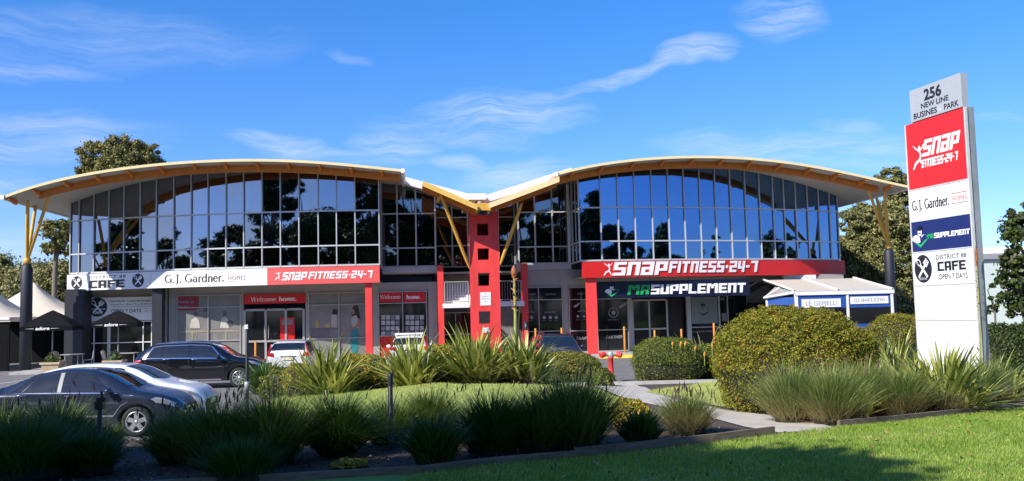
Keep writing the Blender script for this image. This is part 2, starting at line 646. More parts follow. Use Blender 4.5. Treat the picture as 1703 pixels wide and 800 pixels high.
def cutlery(mb, a, b, r, c, rx=1.0):
    """crossed spoon and fork (material index 1) on a dark round badge (index 0)"""
    mb.m = 0
    disc(mb, a, b, r * rx, r, c)
    mb.m = 1
    c2 = c + .004

    def bar(x0, y0, x1, y1, w, dc=0):
        dx, dy = x1 - x0, y1 - y0
        q = math.hypot(dx, dy)
        nx, ny = -dy / q * w, dx / q * w
        mb.face([(a + (x + sx) * r * rx, c2 + dc, b + (y + sy) * r) for x, y, sx, sy in ((x0, y0, nx, ny), (x1, y1, nx, ny), (x1, y1, -nx, -ny), (x0, y0, -nx, -ny))])
    bar(.5, -.6, -.32, .32, .09)
    # spoon bowl as a ring
    for i in range(16):
        t0, t1 = 2 * math.pi * i / 16, 2 * math.pi * (i + 1) / 16
        P = []
        for t, q in ((t0, 1), (t1, 1), (t1, .68), (t0, .68)):
            x, y = .2 * q * math.cos(t), .32 * q * math.sin(t)
            X, Y = -.44 + x * .75 - y * .66, .46 + x * .66 + y * .75
            P.append((a + X * r * rx, c2 + .001, b + Y * r))
        mb.face(P)
    bar(-.5, -.6, .28, .28, .09, .002)
    for d in (-.17, 0, .17):
        bar(.33 + d * .7, .34 - d * .7, .56 + d * .7, .6 - d * .7, .055, .002)
    bar(.12, .5, .48, .14, .09, .003)


def runner(mb, a, b, h, c):
    """slim stretching figure of a few swooshes beside the gym's name"""
    for pts in ([(.0, .0, .03), (.18, .25, .06), (.42, .36, .06), (.5, .55, .05), (.42, .72, .04)],
                [(.42, .36, .05), (.55, .2, .04), (.62, .0, .02)],
                [(.42, .72, .035), (.2, .86, .03), (.05, 1.0, .012)],
                [(.42, .72, .035), (.6, .84, .03), (.72, 1.0, .012)]):
        stroke(mb, pts, c, h, a, b)
    disc(mb, a + .43 * h, b + .86 * h, .07 * h, .085 * h, c + .002, 10)
    c += .001


def bust(mb, a, b, h, c, ki=(0, 1, 2)):
    """badge of a broad-shouldered man over a green chevron; material slots white, green, dark"""
    def pg(pts, dc):
        mb.face([(a + x * h, c + dc, b + y * h) for x, y in pts])
    mb.m = ki[1]
    pg([(-.58, .36), (-.4, .3), (0, .06), (.4, .3), (.58, .36), (.5, .26), (0, -.08), (-.5, .26)], 0)
    mb.m = ki[0]
    pg([(-.6, .34), (-.55, .5), (-.3, .6), (-.14, .56), (0, .42), (.02, .2), (-.1, .16), (-.3, .2)], .003)
    pg([(.08, .44), (.16, .56), (.34, .58), (.2, .48)], .003)
    mb.m = ki[1]
    pg([(.34, .6), (.6, .5), (.66, .36), (.6, .4), (.52, .5)], .003)
    mb.m = ki[0]
    pg([(-.14, .62), (-.02, .5), (.12, .56), (.18, .72), (.16, .86), (-.14, .86)], .005)
    mb.m = ki[2]
    pg([(-.2, .84), (-.18, 1.0), (.0, 1.06), (.22, 1.0), (.22, .84), (.16, .8), (.02, .78), (-.12, .8)], .008)
    pg([(-.11, .68), (.12, .68), (.06, .62), (-.05, .62)], .008)
# ------------------------------------------------------------------ the lie of the land
def hgt(x, y):
    x, y = np.asarray(x, float), np.asarray(y, float)
    a1 = np.hypot(np.maximum(17.3 - y, 0), np.maximum(x + 5.3 + .27 * np.maximum(y - 17.3, 0), 0))
    a2 = np.maximum(30.0 - y, 0)
    t = np.clip(a1 / 5.0, 0, 1)
    s = np.clip(a2 / 18.0, 0, 1)
    k = np.minimum(t * t * (3 - 2 * t), s)
    return .86 * k - .02 + .34 * np.exp(-(((x + 1.5) / 4.5) ** 2 + ((y - 24) / 4.0) ** 2)) * np.clip(s * 4, 0, 1) * t


def gp(px, py):
    """the ground point under a pixel"""
    d = ray(px, py)
    lo, hi = 3.0, 60.0
    y = lo
    while y < hi:
        p = CAM + d * y
        if p.z <= float(hgt(p.x, p.y)):
            break
        y += .05
    p = CAM + d * y
    return Vector((p.x, p.y, float(hgt(p.x, p.y))))


def at(px, py, y):
    return CAM + ray(px, py) * y


def on_z(px, py, z):
    d = ray(px, py)
    return CAM + d * ((z - CAM.z) / d.z)


def in_poly(x, y, poly):
    c = np.zeros(np.shape(x), bool)
    n = len(poly)
    for i in range(n):
        x0, y0 = poly[i][0], poly[i][1]
        x1, y1 = poly[(i + 1) % n][0], poly[(i + 1) % n][1]
        k = ((y0 > y) != (y1 > y)) & (x < (x1 - x0) * (y - y0) / ((y1 - y0) or 1e-9) + x0)
        c ^= k
    return c


def sheet(name, poly, step, dz, m, smooth=True):
    """a sheet that follows the land inside a polygon"""
    P = []
    n = len(poly)
    for i in range(n):
        a, b = Vector(poly[i][:2]), Vector(poly[(i + 1) % n][:2])
        k = max(1, int((b - a).length / step))
        P += [a + (b - a) * (j / k) for j in range(k)]
    xs = [p.x for p in P]
    ys = [p.y for p in P]
    gx, gy = np.meshgrid(np.arange(min(xs), max(xs), step), np.arange(min(ys), max(ys), step))
    gx, gy = gx.ravel() + .013, gy.ravel() + .017
    ok = in_poly(gx, gy, [(p.x, p.y) for p in P])
    pts = P + [Vector((a, b)) for a, b in zip(gx[ok], gy[ok])]
    edges = [(i, (i + 1) % len(P)) for i in range(len(P))]
    v, e, f, *_ = delaunay_2d_cdt(pts, edges, [], 1, 1e-4)
    X = np.array([q[0] for q in v])
    Y = np.array([q[1] for q in v])
    Z = hgt(X, Y) + dz
    me = bpy.data.meshes.new(name)
    me.from_pydata(list(zip(X, Y, Z)), [], [tuple(q) for q in f])
    me.materials.append(m)
    me.polygons.foreach_set('use_smooth', [smooth] * len(me.polygons))
    me.update()
    o = link_mesh(name, me)
    o['kind'] = 'structure'
    return o


M_asphalt = mat('asphalt', (.16, .155, .15), .9, var=.18, scale=1.2, bump=.25, bscale=160, detail=8)
M_ground = mat('dry_ground', (.10, .11, .05), .95, var=.3, scale=.15)
M_mulch = mat('bark_mulch', (.035, .026, .02), .95, var=.6, scale=30, bump=1.0, bscale=50, detail=8, col2=(.12, .085, .06))
M_lawn = mat('lawn_turf', (.085, .19, .018), .85, var=.3, scale=1.6, bump=.8, bscale=110, col2=(.20, .30, .045), detail=12)
M_concrete = mat('path_concrete', (.46, .42, .36), .9, var=.16, scale=2.5, bump=.2, bscale=60, detail=8)
M_kerb = mat('kerb_concrete', (.4, .39, .37), .9, var=.15, scale=3, bump=.1)

# far ground and the car park
m = MB()
m.face([(-2500, -2500, -.08), (2500, -2500, -.08), (2500, 2500, -.08), (-2500, 2500, -.08)])
tag(m.obj('ground', M_ground), kind='structure')
m = MB()
for x0, x1, y0, y1 in ((-60, -5.6, 17.3, 30), (-60, 60, 30, 90)):
    m.face([(x0, y0, 0), (x1, y0, 0), (x1, y1, 0), (x0, y1, 0)])
tag(m.obj('car_park', M_asphalt), kind='structure')
m = MB()
m.face([(-300, -26, .9), (300, -26, .9), (300, -15, .9), (-300, -15, .9)])
tag(m.obj('road', M_asphalt), kind='structure')

# garden soil
gx, gy = np.meshgrid(np.linspace(-60, 60, 241), np.concatenate([np.linspace(-90, 4, 48), np.arange(4.25, 30.6, .25)]))
gz = hgt(gx, gy)
gz[:, 0] = gz[:, -1] = -.5
gz[0, :] = -.5
n0, n1 = gx.shape
idx = np.arange(n0 * n1).reshape(n0, n1)
q = np.stack([idx[:-1, :-1], idx[:-1, 1:], idx[1:, 1:], idx[1:, :-1]], -1).reshape(-1, 4)
o = raw_mesh('garden_soil', np.stack([gx, gy, gz], -1).reshape(-1, 3), q, M_mulch, smooth=True)
o['kind'] = 'structure'

# front lawn with its timber edging, footpath, mound lawn, side lawn
EDGE_A = [gp(px, py) for px, py in ((488, 802), (705, 788), (797, 777), (850, 772), (957, 763), (1077, 750), (1188, 738), (1287, 725))]
EDGE_B = [gp(px, py) for px, py in ((1395, 712), (1500, 702), (1600, 691), (1703, 680))]
eb = EDGE_B[-1] + (EDGE_B[-1] - EDGE_B[0]).normalized() * 14
ea = EDGE_A[0] + (EDGE_A[0] - EDGE_A[1]).normalized() * 6
FRONT = [(ea.x, ea.y)] + [(p.x, p.y) for p in EDGE_A] + [(EDGE_A[-1].x + .35, EDGE_A[-1].y + .12), (EDGE_B[0].x - .25, EDGE_B[0].y - .05)] + [(p.x, p.y) for p in EDGE_B] + [(eb.x, eb.y), (40, -14.8), (-40, -14.8), (-30, ea.y - 2)]
sheet('front_lawn', FRONT, .5, .012, M_lawn)
PATH_PX = [(1296, 722), (1397, 716), (1345, 700), (1262, 690), (1205, 683), (1140, 668), (1088, 655), (1058, 640), (1058, 632), (985, 632), (990, 644), (1030, 660), (1095, 676), (1175, 694), (1240, 712)]
PATH = [gp(*p) for p in PATH_PX]
sheet('footpath', [(p.x, p.y) for p in PATH], .4, .016, M_concrete)
MOUND_PX = [(425, 676), (470, 660), (540, 651), (640, 645), (760, 641), (880, 641), (975, 645), (1000, 650), (1040, 668), (1085, 683), (1060, 695), (950, 700), (800, 702), (640, 705), (500, 708), (420, 700)]
MOUND = [gp(*p) for p in MOUND_PX]
MO = sheet('mound_lawn', [(p.x, p.y) for p in MOUND], .4, .02, mat('mound_turf', (.19, .25, .055), .85, var=.2, scale=2.5, bump=.6, bscale=90, col2=(.36, .41, .12), detail=12))
SIDE_PX = [(1072, 653), (1100, 648), (1180, 633), (1230, 627), (1270, 640), (1260, 672), (1215, 681), (1150, 667)]
SIDE = [gp(*p) for p in SIDE_PX]
sheet('side_lawn', [(p.x, p.y) for p in SIDE], .4, .02, MATS['mound_turf'])
m = MB()
m.box(-5.75, 60, 29.95, 30.1, -.05, .09)
m.box(-60, -5.6, 17.15, 17.3, -.05, .05)
tag(m.obj('kerb', M_kerb), kind='structure')
M_line = mat('line_paint', (.62, .6, .55), .8, var=.2, scale=6)
m = MB()
for k in range(6):
    y = 18.0 + k * 2.62
    if y < 25:
        m.box(-11.6, -6.3, y, y + .1, .0, .005)
for k in range(9):
    x = -24 + k * 2.6
    m.box(x, x + .1, 37.2, 42.2, .0, .005)
tag(m.obj('parking_lines', M_line), kind='structure')

# timber edging boards
M_sleeper = mat('weathered_timber', (.17, .13, .09), .9, var=.35, scale=3, bump=.3, bscale=30, stretch=(1, 1, 6))


def board(pts, h, label):
    m = MB()
    rows = []
    for k, p in enumerate(pts):
        d = (pts[min(k + 1, len(pts) - 1)] - pts[max(k - 1, 0)])
        n = Vector((-d.y, d.x, 0)).normalized() * .025
        z = float(hgt(p.x, p.y))
        rows.append([(p + n).xy.to_tuple() + (z - .05,), (p + n).xy.to_tuple() + (z + h,), (p - n).xy.to_tuple() + (z + h,), (p - n).xy.to_tuple() + (z - .05,)])
    m.grid(rows, close_v=True, smooth=False)
    m.face(rows[0])
    m.face(rows[-1])
    tag(m.obj('timber_edging', M_sleeper, base=True), label, 'garden edging', 'timber edging boards round the beds')


board([ea] + EDGE_A[:5], .085, 'long timber edging board along the shaded mulch bed and lawn')
board(EDGE_A[4:], .115, 'thick grey timber edging board that ends at the concrete path')
board(EDGE_B + [eb], .10, 'brown timber edging below the flax bed at the pylon sign')

# ------------------------------------------------------------------ the building's own frame
YAW = R(6.3)
BU_ = Vector((math.cos(YAW), math.sin(YAW), 0))
BV_ = Vector((-math.sin(YAW), math.cos(YAW), 0))
BO = Vector((4.27, 48.0, 0))


def WB(u, v, z):
    p = BO + BU_ * u + BV_ * v
    return (p.x, p.y, z)


def bu(px, py, v=0.0):
    d = ray(px, py)
    t = ((BO - CAM).dot(BV_) + v) / d.dot(BV_)
    p = CAM + d * t
    return (p - BO).dot(BU_), p.z


M_white = mat('white_paint', (.78, .77, .74), .5, var=.05, scale=2)
M_cream = mat('cream_render', (.35, .33, .30), .8, var=.06, scale=1.5, bump=.05)
M_grey = mat('grey_render', (.27, .27, .28), .75, var=.07, scale=1.5)
M_slab = mat('slab_concrete', (.42, .42, .42), .8, var=.08, scale=2)
M_navy = mat('charcoal_blue_paint', (.018, .02, .03), .55, var=.1, scale=2)
M_black = mat('black_paint', (.012, .012, .015), .45, var=.1)
M_red = mat('red_paint', (.72, .05, .046), .5, var=.2, scale=1.3, detail=10, stretch=(1, 1, .25))
M_redsign = mat('red_sign_vinyl', (.60, .018, .016), .35, var=.04, scale=2)
M_coral = mat('coral_red_vinyl', (.80, .10, .09), .45, var=.05, scale=1)  # lighter, more coral red than the other gym board
M_signwhite = mat('white_sign_vinyl', (.80, .80, .79), .4, var=.03, scale=2)
M_ink = mat('dark_lettering', (.015, .015, .02), .5, var=.05)
M_greyink = mat('grey_lettering', (.28, .28, .29), .5, var=.05)
M_letter = mat('white_lettering', (.85, .85, .85), .35, var=.02)
M_green = mat('green_lettering', (.02, .36, .09), .35, var=.04)
M_blue = mat('blue_sign_vinyl', (.012, .022, .13), .35, var=.05)
M_darksign = mat('navy_sign_vinyl', (.006, .009, .03), .3, var=.05)
M_yellowtrim = mat('pale_yellow_metal', (.80, .66, .34), .45, var=.05, scale=2)
M_gold = mat('golden_timber', (.66, .36, .055), .5, var=.15, scale=3, stretch=(1, 1, .3))
M_goldshade = mat('shaded_gold_timber', (.58, .19, .025), .55, var=.15, scale=3)  # golden timber again, its orange look in shade put into the colour
M_roof = mat('pale_roof_metal', (.76, .75, .72), .4, var=.05, scale=1)
M_soffit = mat('soffit_sheet', (.42, .40, .36), .8, var=.05, scale=1)
M_mullion = mat('silver_mullion', (.56, .56, .56), .4, metal=.2, var=.04)
M_alu = mat('grey_aluminium', (.40, .39, .37), .45, metal=.2, var=.05)
M_yellow = mat('safety_yellow', (.48, .19, .015), .5, var=.1)


def glass_mat(name, tint, dark, rough=.015, metal=1.0):
    m_ = mat(name, tint, rough, metal=metal, var=.04, scale=.7)
    nt = m_.node_tree
    b = nt.nodes['Principled BSDF']
    tc = nd(nt, 'ShaderNodeTexCoord')
    n = nd(nt, 'ShaderNodeTexNoise')
    n.inputs['Scale'].default_value = .55
    n.inputs['Detail'].default_value = 1
    nt.links.new(tc.outputs['Object'], n.inputs['Vector'])
    bp = nd(nt, 'ShaderNodeBump')
    bp.inputs['Strength'].default_value = .05
    bp.inputs['Distance'].default_value = .05
    nt.links.new(n.outputs['Fac'], bp.inputs['Height'])
    nt.links.new(bp.outputs[0], b.inputs['Normal'])
    return m_


M_mirror = glass_mat('tinted_mirror_glass', (.215, .235, .28), 0)
M_mirrorsky = glass_mat('sky_tint_mirror_glass', (.13, .25, .46), 0)  # blue of the mirrored sky put into this wing's glass colour
M_shopglass = mat('dark_shop_glass', (.010, .011, .013), .05, var=.2, spec=.55, scale=.8)
M_print = mat('printed_window_film', (.42, .41, .38), .3, var=.12, scale=.8)

BLD = thing('office_building', 'two storey office block with twin arched roofs, mirrored curved glass and red central tower', 'building', WB(0, 3, 0))
ZS, ZM, ZT, ZB = 5.05, 6.09, 7.90, 4.12      # glass sill, transoms, bottom of the fascia

# plan of the two bowed fronts
SET = 3.6


def solve_px(px, z, curve):
    v = 0.0
    for _ in range(12):
        # pixel row does not matter much: use height z through iteration
        d = ray(px, 420)
        t = ((BO - CAM).dot(BV_) + v) / d.dot(BV_)
        p = CAM + d * t
        u = (p - BO).dot(BU_)
        v = curve(u)
    return u


UL_IN, UR_IN = bu(631, 400)[0], bu(964, 400)[0]
UL_OUT = bu(117, 400, SET)[0]
UR_OUT = bu(1396, 400, SET)[0]


def vl(u):
    s = (UL_IN - u) / (UL_IN - UL_OUT)
    return SET * max(0.0, min(s, 1.3)) ** 2


def vr(u):
    s = (u - UR_IN) / (UR_OUT - UR_IN)
    return SET * max(0.0, min(s, 1.3)) ** 2


LPX = [117, 131.5, 156, 181, 206, 233, 260, 289, 318, 346, 376, 405.5, 436, 466.6, 497.5, 529.6, 560, 591, 631]
RPX = [964, 1000.6, 1029.7, 1057.8, 1086.6, 1114, 1140.6, 1167, 1192.8, 1218, 1242.8, 1266.6, 1289, 1307, 1326.5, 1346, 1364.5, 1382.5, 1396]
LU = [solve_px(p, 0, vl) for p in LPX]
RU = [solve_px(p, 0, vr) for p in RPX]

# arched roofs, edge heights read along the eaves line
V_EAVE = -1.9
LE = [(7, 325), (45.5, 312), (87.5, 300), (140, 288), (182, 281), (224, 276), (273, 271), (322, 267), (371, 265), (430, 263.8), (460, 265), (520, 267.6), (580, 272.4), (625, 277), (667, 281.4)]
RE = [(928, 287), (960, 279.5), (994, 272), (1056, 264), (1119, 260), (1165.6, 259), (1212.5, 260), (1250, 262), (1300, 267), (1325, 270.5), (1380, 280.6), (1445, 293.6), (1512, 309)]
LP = np.array([bu(x, y, V_EAVE) for x, y in LE])
RP = np.array([bu(x, y, V_EAVE) for x, y in RE])
LFIT = np.polyfit(LP[:, 0] - LP[7, 0], LP[:, 1], 5)
RFIT = np.polyfit(RP[:, 0] - RP[6, 0], RP[:, 1], 5)


def rl(u):
    return float(np.polyval(LFIT, u - LP[7, 0]))


def rr(u):
    return float(np.polyval(RFIT, u - RP[6, 0]))


def arched_roof(fz, u0, u1, ribs_at, inner_right):
    us = np.linspace(u0, u1, 56)
    T = .13
    m = MB(WB)
    V1 = 15.0
    # top 0 roof metal, 1 soffit, 2 edge trim
    m.m = 0
    m.grid([[(u, V_EAVE, fz(u)), (u, V1, fz(u))] for u in us])
    m.m = 1
    m.grid([[(u, V_EAVE, fz(u) - T), (u, V1, fz(u) - T)] for u in us])
    m.m = 2
    m.grid([[(u, V_EAVE, fz(u)), (u, V_EAVE, fz(u) - T)] for u in us], smooth=False)
    m.m = 0
    m.grid([[(u, V1, fz(u)), (u, V1, fz(u) - T)] for u in us], smooth=False)
    for u in (u0, u1):
        m.face([(u, V_EAVE, fz(u)), (u, V1, fz(u)), (u, V1, fz(u) - T), (u, V_EAVE, fz(u) - T)])
    roof = m.obj('roof', [M_roof, M_soffit, M_yellowtrim], BLD)
    # curved laminated beam behind the eaves
    m = MB(WB)
    v0, v1, d = V_EAVE + 1.0, V_EAVE + 1.16, .36
    ub = np.linspace(u0 + 1.1 if not inner_right else u0 + .5, u1 - (1.1 if inner_right else .5), 50)
    if inner_right:
        ub = np.linspace(u0 + 1.2, u1 - .1, 50)
    else:
        ub = np.linspace(u0 + .1, u1 - 1.2, 50)
    m.grid([[(u, v0, fz(u) - T), (u, v0, fz(u) - T - d), (u, v1, fz(u) - T - d), (u, v1, fz(u) - T)] for u in ub])
    for u in (ub[0], ub[-1]):
        m.face([(u, v0, fz(u) - T), (u, v0, fz(u) - T - d), (u, v1, fz(u) - T - d), (u, v1, fz(u) - T)])
    m.obj('curved_beam', M_goldshade, roof)
    k = 0
    for px in ribs_at:
        u = bu(px, 275, V_EAVE + .6)[0]
        m = MB(WB)
        a, b = u - .07, u + .07
        z = min(fz(a), fz(b)) - T
        m.prism([(V_EAVE + .06, z + .01), (V_EAVE + .06, z - .08), (v0 - .01, z - .24), (v0 - .01, z + .01)], a, b, axis=0)
        m.obj('rafter', M_goldshade, roof)
    # gutter along the two low ends
    for u in (u0, u1):
        m = MB(WB)
        z = fz(u)
        s = -1 if u == u0 else 1
        prof = [(u, z + .03), (u + s * .16, z + .03), (u + s * .2, z - .08), (u + s * .13, z - .2), (u, z - .2)]
        m.prism(prof, V_EAVE - .05, V1, axis=1)
        m.obj('gutter', M_white, roof)
    return roof


arched_roof(rl, LP[0, 0], LP[-1, 0], [22, 62, 112, 163, 216, 269, 324, 375, 428, 480, 532, 584, 635], True)
arched_roof(rr, RP[0, 0], RP[-1, 0], [950, 1000, 1052, 1102, 1150, 1198, 1246, 1294, 1342, 1388, 1432, 1474], False)


def curtain(us, fv, fz, glass, wide_first):
    """bowed curtain wall: silver grid with flat mirrored panes between the mullions"""
    frame = MB(WB)
    top = lambda u: fz(u) - .15
    levels = [ZS, ZM, ZT]
    w = .027
    for k, u in enumerate(us):
        v = fv(u)
        frame.box(u - w, u + w, v - .09, v + .06, ZS - .02, top(u))
    for a, b in zip(us[:-1], us[1:]):
        for z in levels:
            va, vb = fv(a), fv(b)
            if z > min(top(a), top(b)) - .1:
                continue
            zz = (z - .035, z + .035) if z != ZS else (z - .03, z + .06)
            P = [(a + w, va - .075), (b - w, vb - .075), (b - w, vb + .03), (a + w, va + .03)]
            frame.prism(P, zz[0], zz[1], axis=2)
    fr = frame.obj('curtain_wall', M_mullion, BLD)
    for a, b in zip(us[:-1], us[1:]):
        va, vb = fv(a), fv(b)
        for r in range(3):
            z0 = levels[r]
            z1a = levels[r + 1] if r < 2 else top(a)
            z1b = levels[r + 1] if r < 2 else top(b)
            if min(z1a, z1b) < z0 + .15:
                continue
            t0, t1 = random.uniform(-.009, .009), random.uniform(-.006, .006)
            g = MB(WB)
            g.face([(a, va - t0 + t1, z0), (b, vb + t0 + t1, z0), (b, vb + t0 - t1, z1b), (a, va - t0 - t1, z1a)])
            g.obj('glass_pane', glass, fr)
    return fr


curtain(LU, vl, rl, M_mirror, False)
curtain(RU, vr, rr, M_mirrorsky, True)

# solid wall behind the glass, floors and the flank walls, so that nothing is hollow
m = MB(WB)
for us, fv, fz in ((LU, vl, rl), (RU, vr, rr)):
    for a, b in zip(us[:-1], us[1:]):
        m.face([(a, fv(a) + .3, .1), (b, fv(b) + .3, .1), (b, fv(b) + .3, fz(b) - .14), (a, fv(a) + .3, fz(a) - .14)]) if False else None
ueL, ueR = LU[0], RU[-1]
for ue, fz in ((ueL, rl), (ueR, rr)):
    m.box(ue - .02 if ue < 0 else ue - .1, ue + .1 if ue < 0 else ue + .02, SET + .1, 14.5, 0, fz(ue) - .16)
m.box(ueL + .1, ueR - .1, 14.3, 14.5, 0, 7.4)
m.obj('flank_wall', M_grey, BLD)

# recessed middle glazing, left and right of the stair hall
V_MID = 3.0


def flat_glazing(pxs, tops, v, lv, glass, sill):
    us = [bu(p, 400, v)[0] for p in pxs]
    ztop = [bu(p, t, v)[1] for p, t in zip(pxs, tops)]
    fr = MB(WB)
    for u, z in zip(us, ztop):
        fr.box(u - .04, u + .04, v - .09, v + .05, sill, z)
    for a, b in zip(us[:-1], us[1:]):
        for z in [sill] + lv:
            fr.box(a + .04, b - .04, v - .075, v + .03, z - .035, z + .035)
    f = fr.obj('curtain_wall', M_mullion, BLD)
    for k, (a, b) in enumerate(zip(us[:-1], us[1:])):
        zz = [sill] + lv
        for r, z0 in enumerate(zz):
            z1a, z1b = (zz[r + 1], zz[r + 1]) if r + 1 < len(zz) else (ztop[k], ztop[k + 1])
            t0 = random.uniform(-.006, .006)
            g = MB(WB)
            g.face([(a, v - t0, z0), (b, v + t0, z0), (b, v + t0, z1b), (a, v - t0, z1a)])
            g.obj('glass_pane', glass, f)


zmid = [bu(680, 412.5, V_MID)[1], bu(680, 355.5, V_MID)[1]]
M_mirrordark = glass_mat('dark_mirror_glass', (.16, .18, .20), 0)
flat_glazing([629, 661, 692, 724], [300, 306, 314, 326], V_MID, zmid, M_mirrordark, bu(680, 443, V_MID)[1])
zmr = [bu(900, 410.5, V_MID)[1], bu(900, 353, V_MID)[1]]
flat_glazing([862, 890, 919, 945], [336, 325, 312, 300], V_MID, zmr, M_mirrordark, bu(900, 438, V_MID)[1])
# glazed return beside the right wing
m = MB(WB)
u = UR_IN
for v in (0.02, 1.0, 2.0, V_MID):
    m.box(u - .03, u + .04, v - .04, v + .04, ZS - .02, rr(u) - .2)
for z in (ZS, ZM, ZT):
    m.box(u - .03, u + .04, .06, V_MID - .05, z - .035, z + .035)
f = m.obj('curtain_wall', M_mullion, BLD)
for v0, v1 in ((0, 1), (1, 2), (2, 3)):
    g = MB(WB)
    g.face([(u, v0, ZS), (u, v1, ZS), (u, v1, rr(u) - .2), (u, v0, rr(u) - .2)])
    g.obj('glass_pane', M_mirrordark, f)
m = MB(WB)
m.box(u - .16, u - .04, V_MID - .3, V_MID - .12, ZS - .1, rr(u) - .3)
m.obj('corner_post', M_white, BLD)
m = MB(WB)
u = UL_IN
m.box(u - .02, u + .06, .1, V_MID, ZS - .1, rl(u) - .2)
m.obj('return_wall', M_grey, BLD)

# first floor slabs
m = MB(WB)
a, z0 = bu(631, 455, V_MID - .3)
b, z1 = bu(733, 443, V_MID - .3)
m.box(UL_IN + .03, b, V_MID - .35, V_MID + 3, z0, z1)
m.obj('floor_slab', M_slab, BLD)
m = MB(WB)
a2, _ = bu(860, 450, V_MID - .3)
zr0, zr1 = bu(900, 449, V_MID - .3)[1], bu(900, 437, V_MID - .3)[1]
m.box(a2, UR_IN - .02, V_MID - .35, V_MID + 3, zr0, zr1)
m.obj('floor_slab', M_slab, BLD)
# soffits above the shopfronts
m = MB(WB)
V_SHOP = 2.7
for us, fv in ((LU, vl), (RU, vr)):
    for a, b in zip(us[:-1], us[1:]):
        lo = fv(a) + .28, fv(b) + .28
        m.face([(a, lo[0], ZB + .08), (b, lo[1], ZB + .08), (b, 7, ZB + .08), (a, 7, ZB + .08)])
m.box(UL_IN + .05, UR_IN - .05, V_MID - .1, 7.2, zr0 - .08, zr0 - .012)
m.obj('soffit', M_cream, BLD)

# dark stair hall behind the tower
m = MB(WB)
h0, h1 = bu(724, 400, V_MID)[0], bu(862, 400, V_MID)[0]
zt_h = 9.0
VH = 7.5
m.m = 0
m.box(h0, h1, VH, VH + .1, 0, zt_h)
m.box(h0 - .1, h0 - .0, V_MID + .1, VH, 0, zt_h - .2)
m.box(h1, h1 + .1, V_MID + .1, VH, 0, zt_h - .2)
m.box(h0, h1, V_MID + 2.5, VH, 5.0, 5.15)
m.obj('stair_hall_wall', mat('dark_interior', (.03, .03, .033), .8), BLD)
m = MB(WB)
vg = V_MID + 1.4
zz = [bu(750, 444, vg)[1], bu(750, 409, vg)[1], bu(750, 362, vg)[1], 9.1]
uu = [h0 + .05, bu(752, 400, vg)[0], bu(778, 400, vg)[0], bu(829, 400, vg)[0], h1 - .05]
for u in uu:
    m.box(u - .04, u + .04, vg - .06, vg + .04, zz[0], zz[3])
for z in zz:
    m.box(uu[0], uu[-1], vg - .05, vg + .03, z - .03, z + .03)
f = m.obj('stair_hall_window', M_alu, BLD)
for a, b in zip(uu[:-1], uu[1:]):
    for z0, z1 in zip(zz[:-1], zz[1:]):
        t0 = random.uniform(-.006, .006)
        g = MB(WB)
        g.face([(a, vg - t0, z0), (b, vg + t0, z0), (b, vg + t0, z1), (a, vg - t0, z1)])
        g.obj('glass_pane', M_mirrordark, f)

# ------------------------------------------------------------------ red tower with square openings, red fins and columns
V_T = -.6
tu0, tz1 = bu(780, 352, V_T)
tu1 = bu(828.5, 352, V_T)[0]
holes = [((792.5, 371), (811, 391.5)), ((794, 413), (813.5, 432)), ((795.5, 454), (815, 475)), ((797, 518), (817.5, 538))]
m = MB(WB)
rows = []
for (a, b), (c, d) in holes:
    ua, za = bu(a, b, V_T)
    uc, zc = bu(c, d, V_T)
    rows.append((ua, uc, zc, za))
hu0 = sum(r[0] for r in rows) / 4
hu1 = sum(r[1] for r in rows) / 4
T0, T1 = V_T, V_T + .5
m.box(tu0, hu0, T0, T1, 0, tz1)
m.box(hu1, tu1, T0, T1, 0, tz1)
zcur = tz1
for (_, _, z0, z1) in rows:
    m.box(hu0, hu1, T0, T1, z1, zcur)
    zcur = z0
m.box(hu0, hu1, T0, T1, 0, zcur)
m.obj('red_tower', M_red, BLD)
for px0, px1, yt, v, d in ((727, 737, 441, 2.2, .5), (867.5, 877, 438, 2.2, .5)):
    a, z = bu(px0, yt, v)
    b = bu(px1, yt, v)[0]
    m = MB(WB)
    m.box(a, b, v, v + d, 0, z)
    m.obj('red_fin', M_red, BLD)
for px0, px1, yt in ((607, 618.5, 470), (975.5, 991.5, 462)):
    v = .05
    a, z = bu(px0, yt, v)
    b = bu(px1, yt, v)[0]
    m = MB(WB)
    m.box(a, b, v, v + .4, 0, ZB + .05)
    m.obj('red_column', M_red, BLD)
m = MB(WB)
a = bu(253, 480, 1.9)[0]
b = bu(269.5, 480, 1.9)[0]
m.box(a, b, 1.9, 2.5, 0, ZB + .06)
m.obj('dark_column', M_navy, BLD)

# valley roof between the arches: two white sheets, golden eaves beams, undersides in the shaded gold
def slab_between(pa, pb, v, th, depth, m, rise=0.0):
    (ua, za), (ub, zb) = bu(*pa, v), bu(*pb, v)
    P = [[(ua, v, za), (ua, v, za - th), (ua, v + depth, za - th + rise), (ua, v + depth, za + rise)],
         [(ub, v, zb), (ub, v, zb - th), (ub, v + depth, zb - th + rise), (ub, v + depth, zb + rise)]]
    m.grid(P, close_v=True, smooth=False)
    m.face(P[0])
    m.face(P[1])
    return ua, za, ub, zb


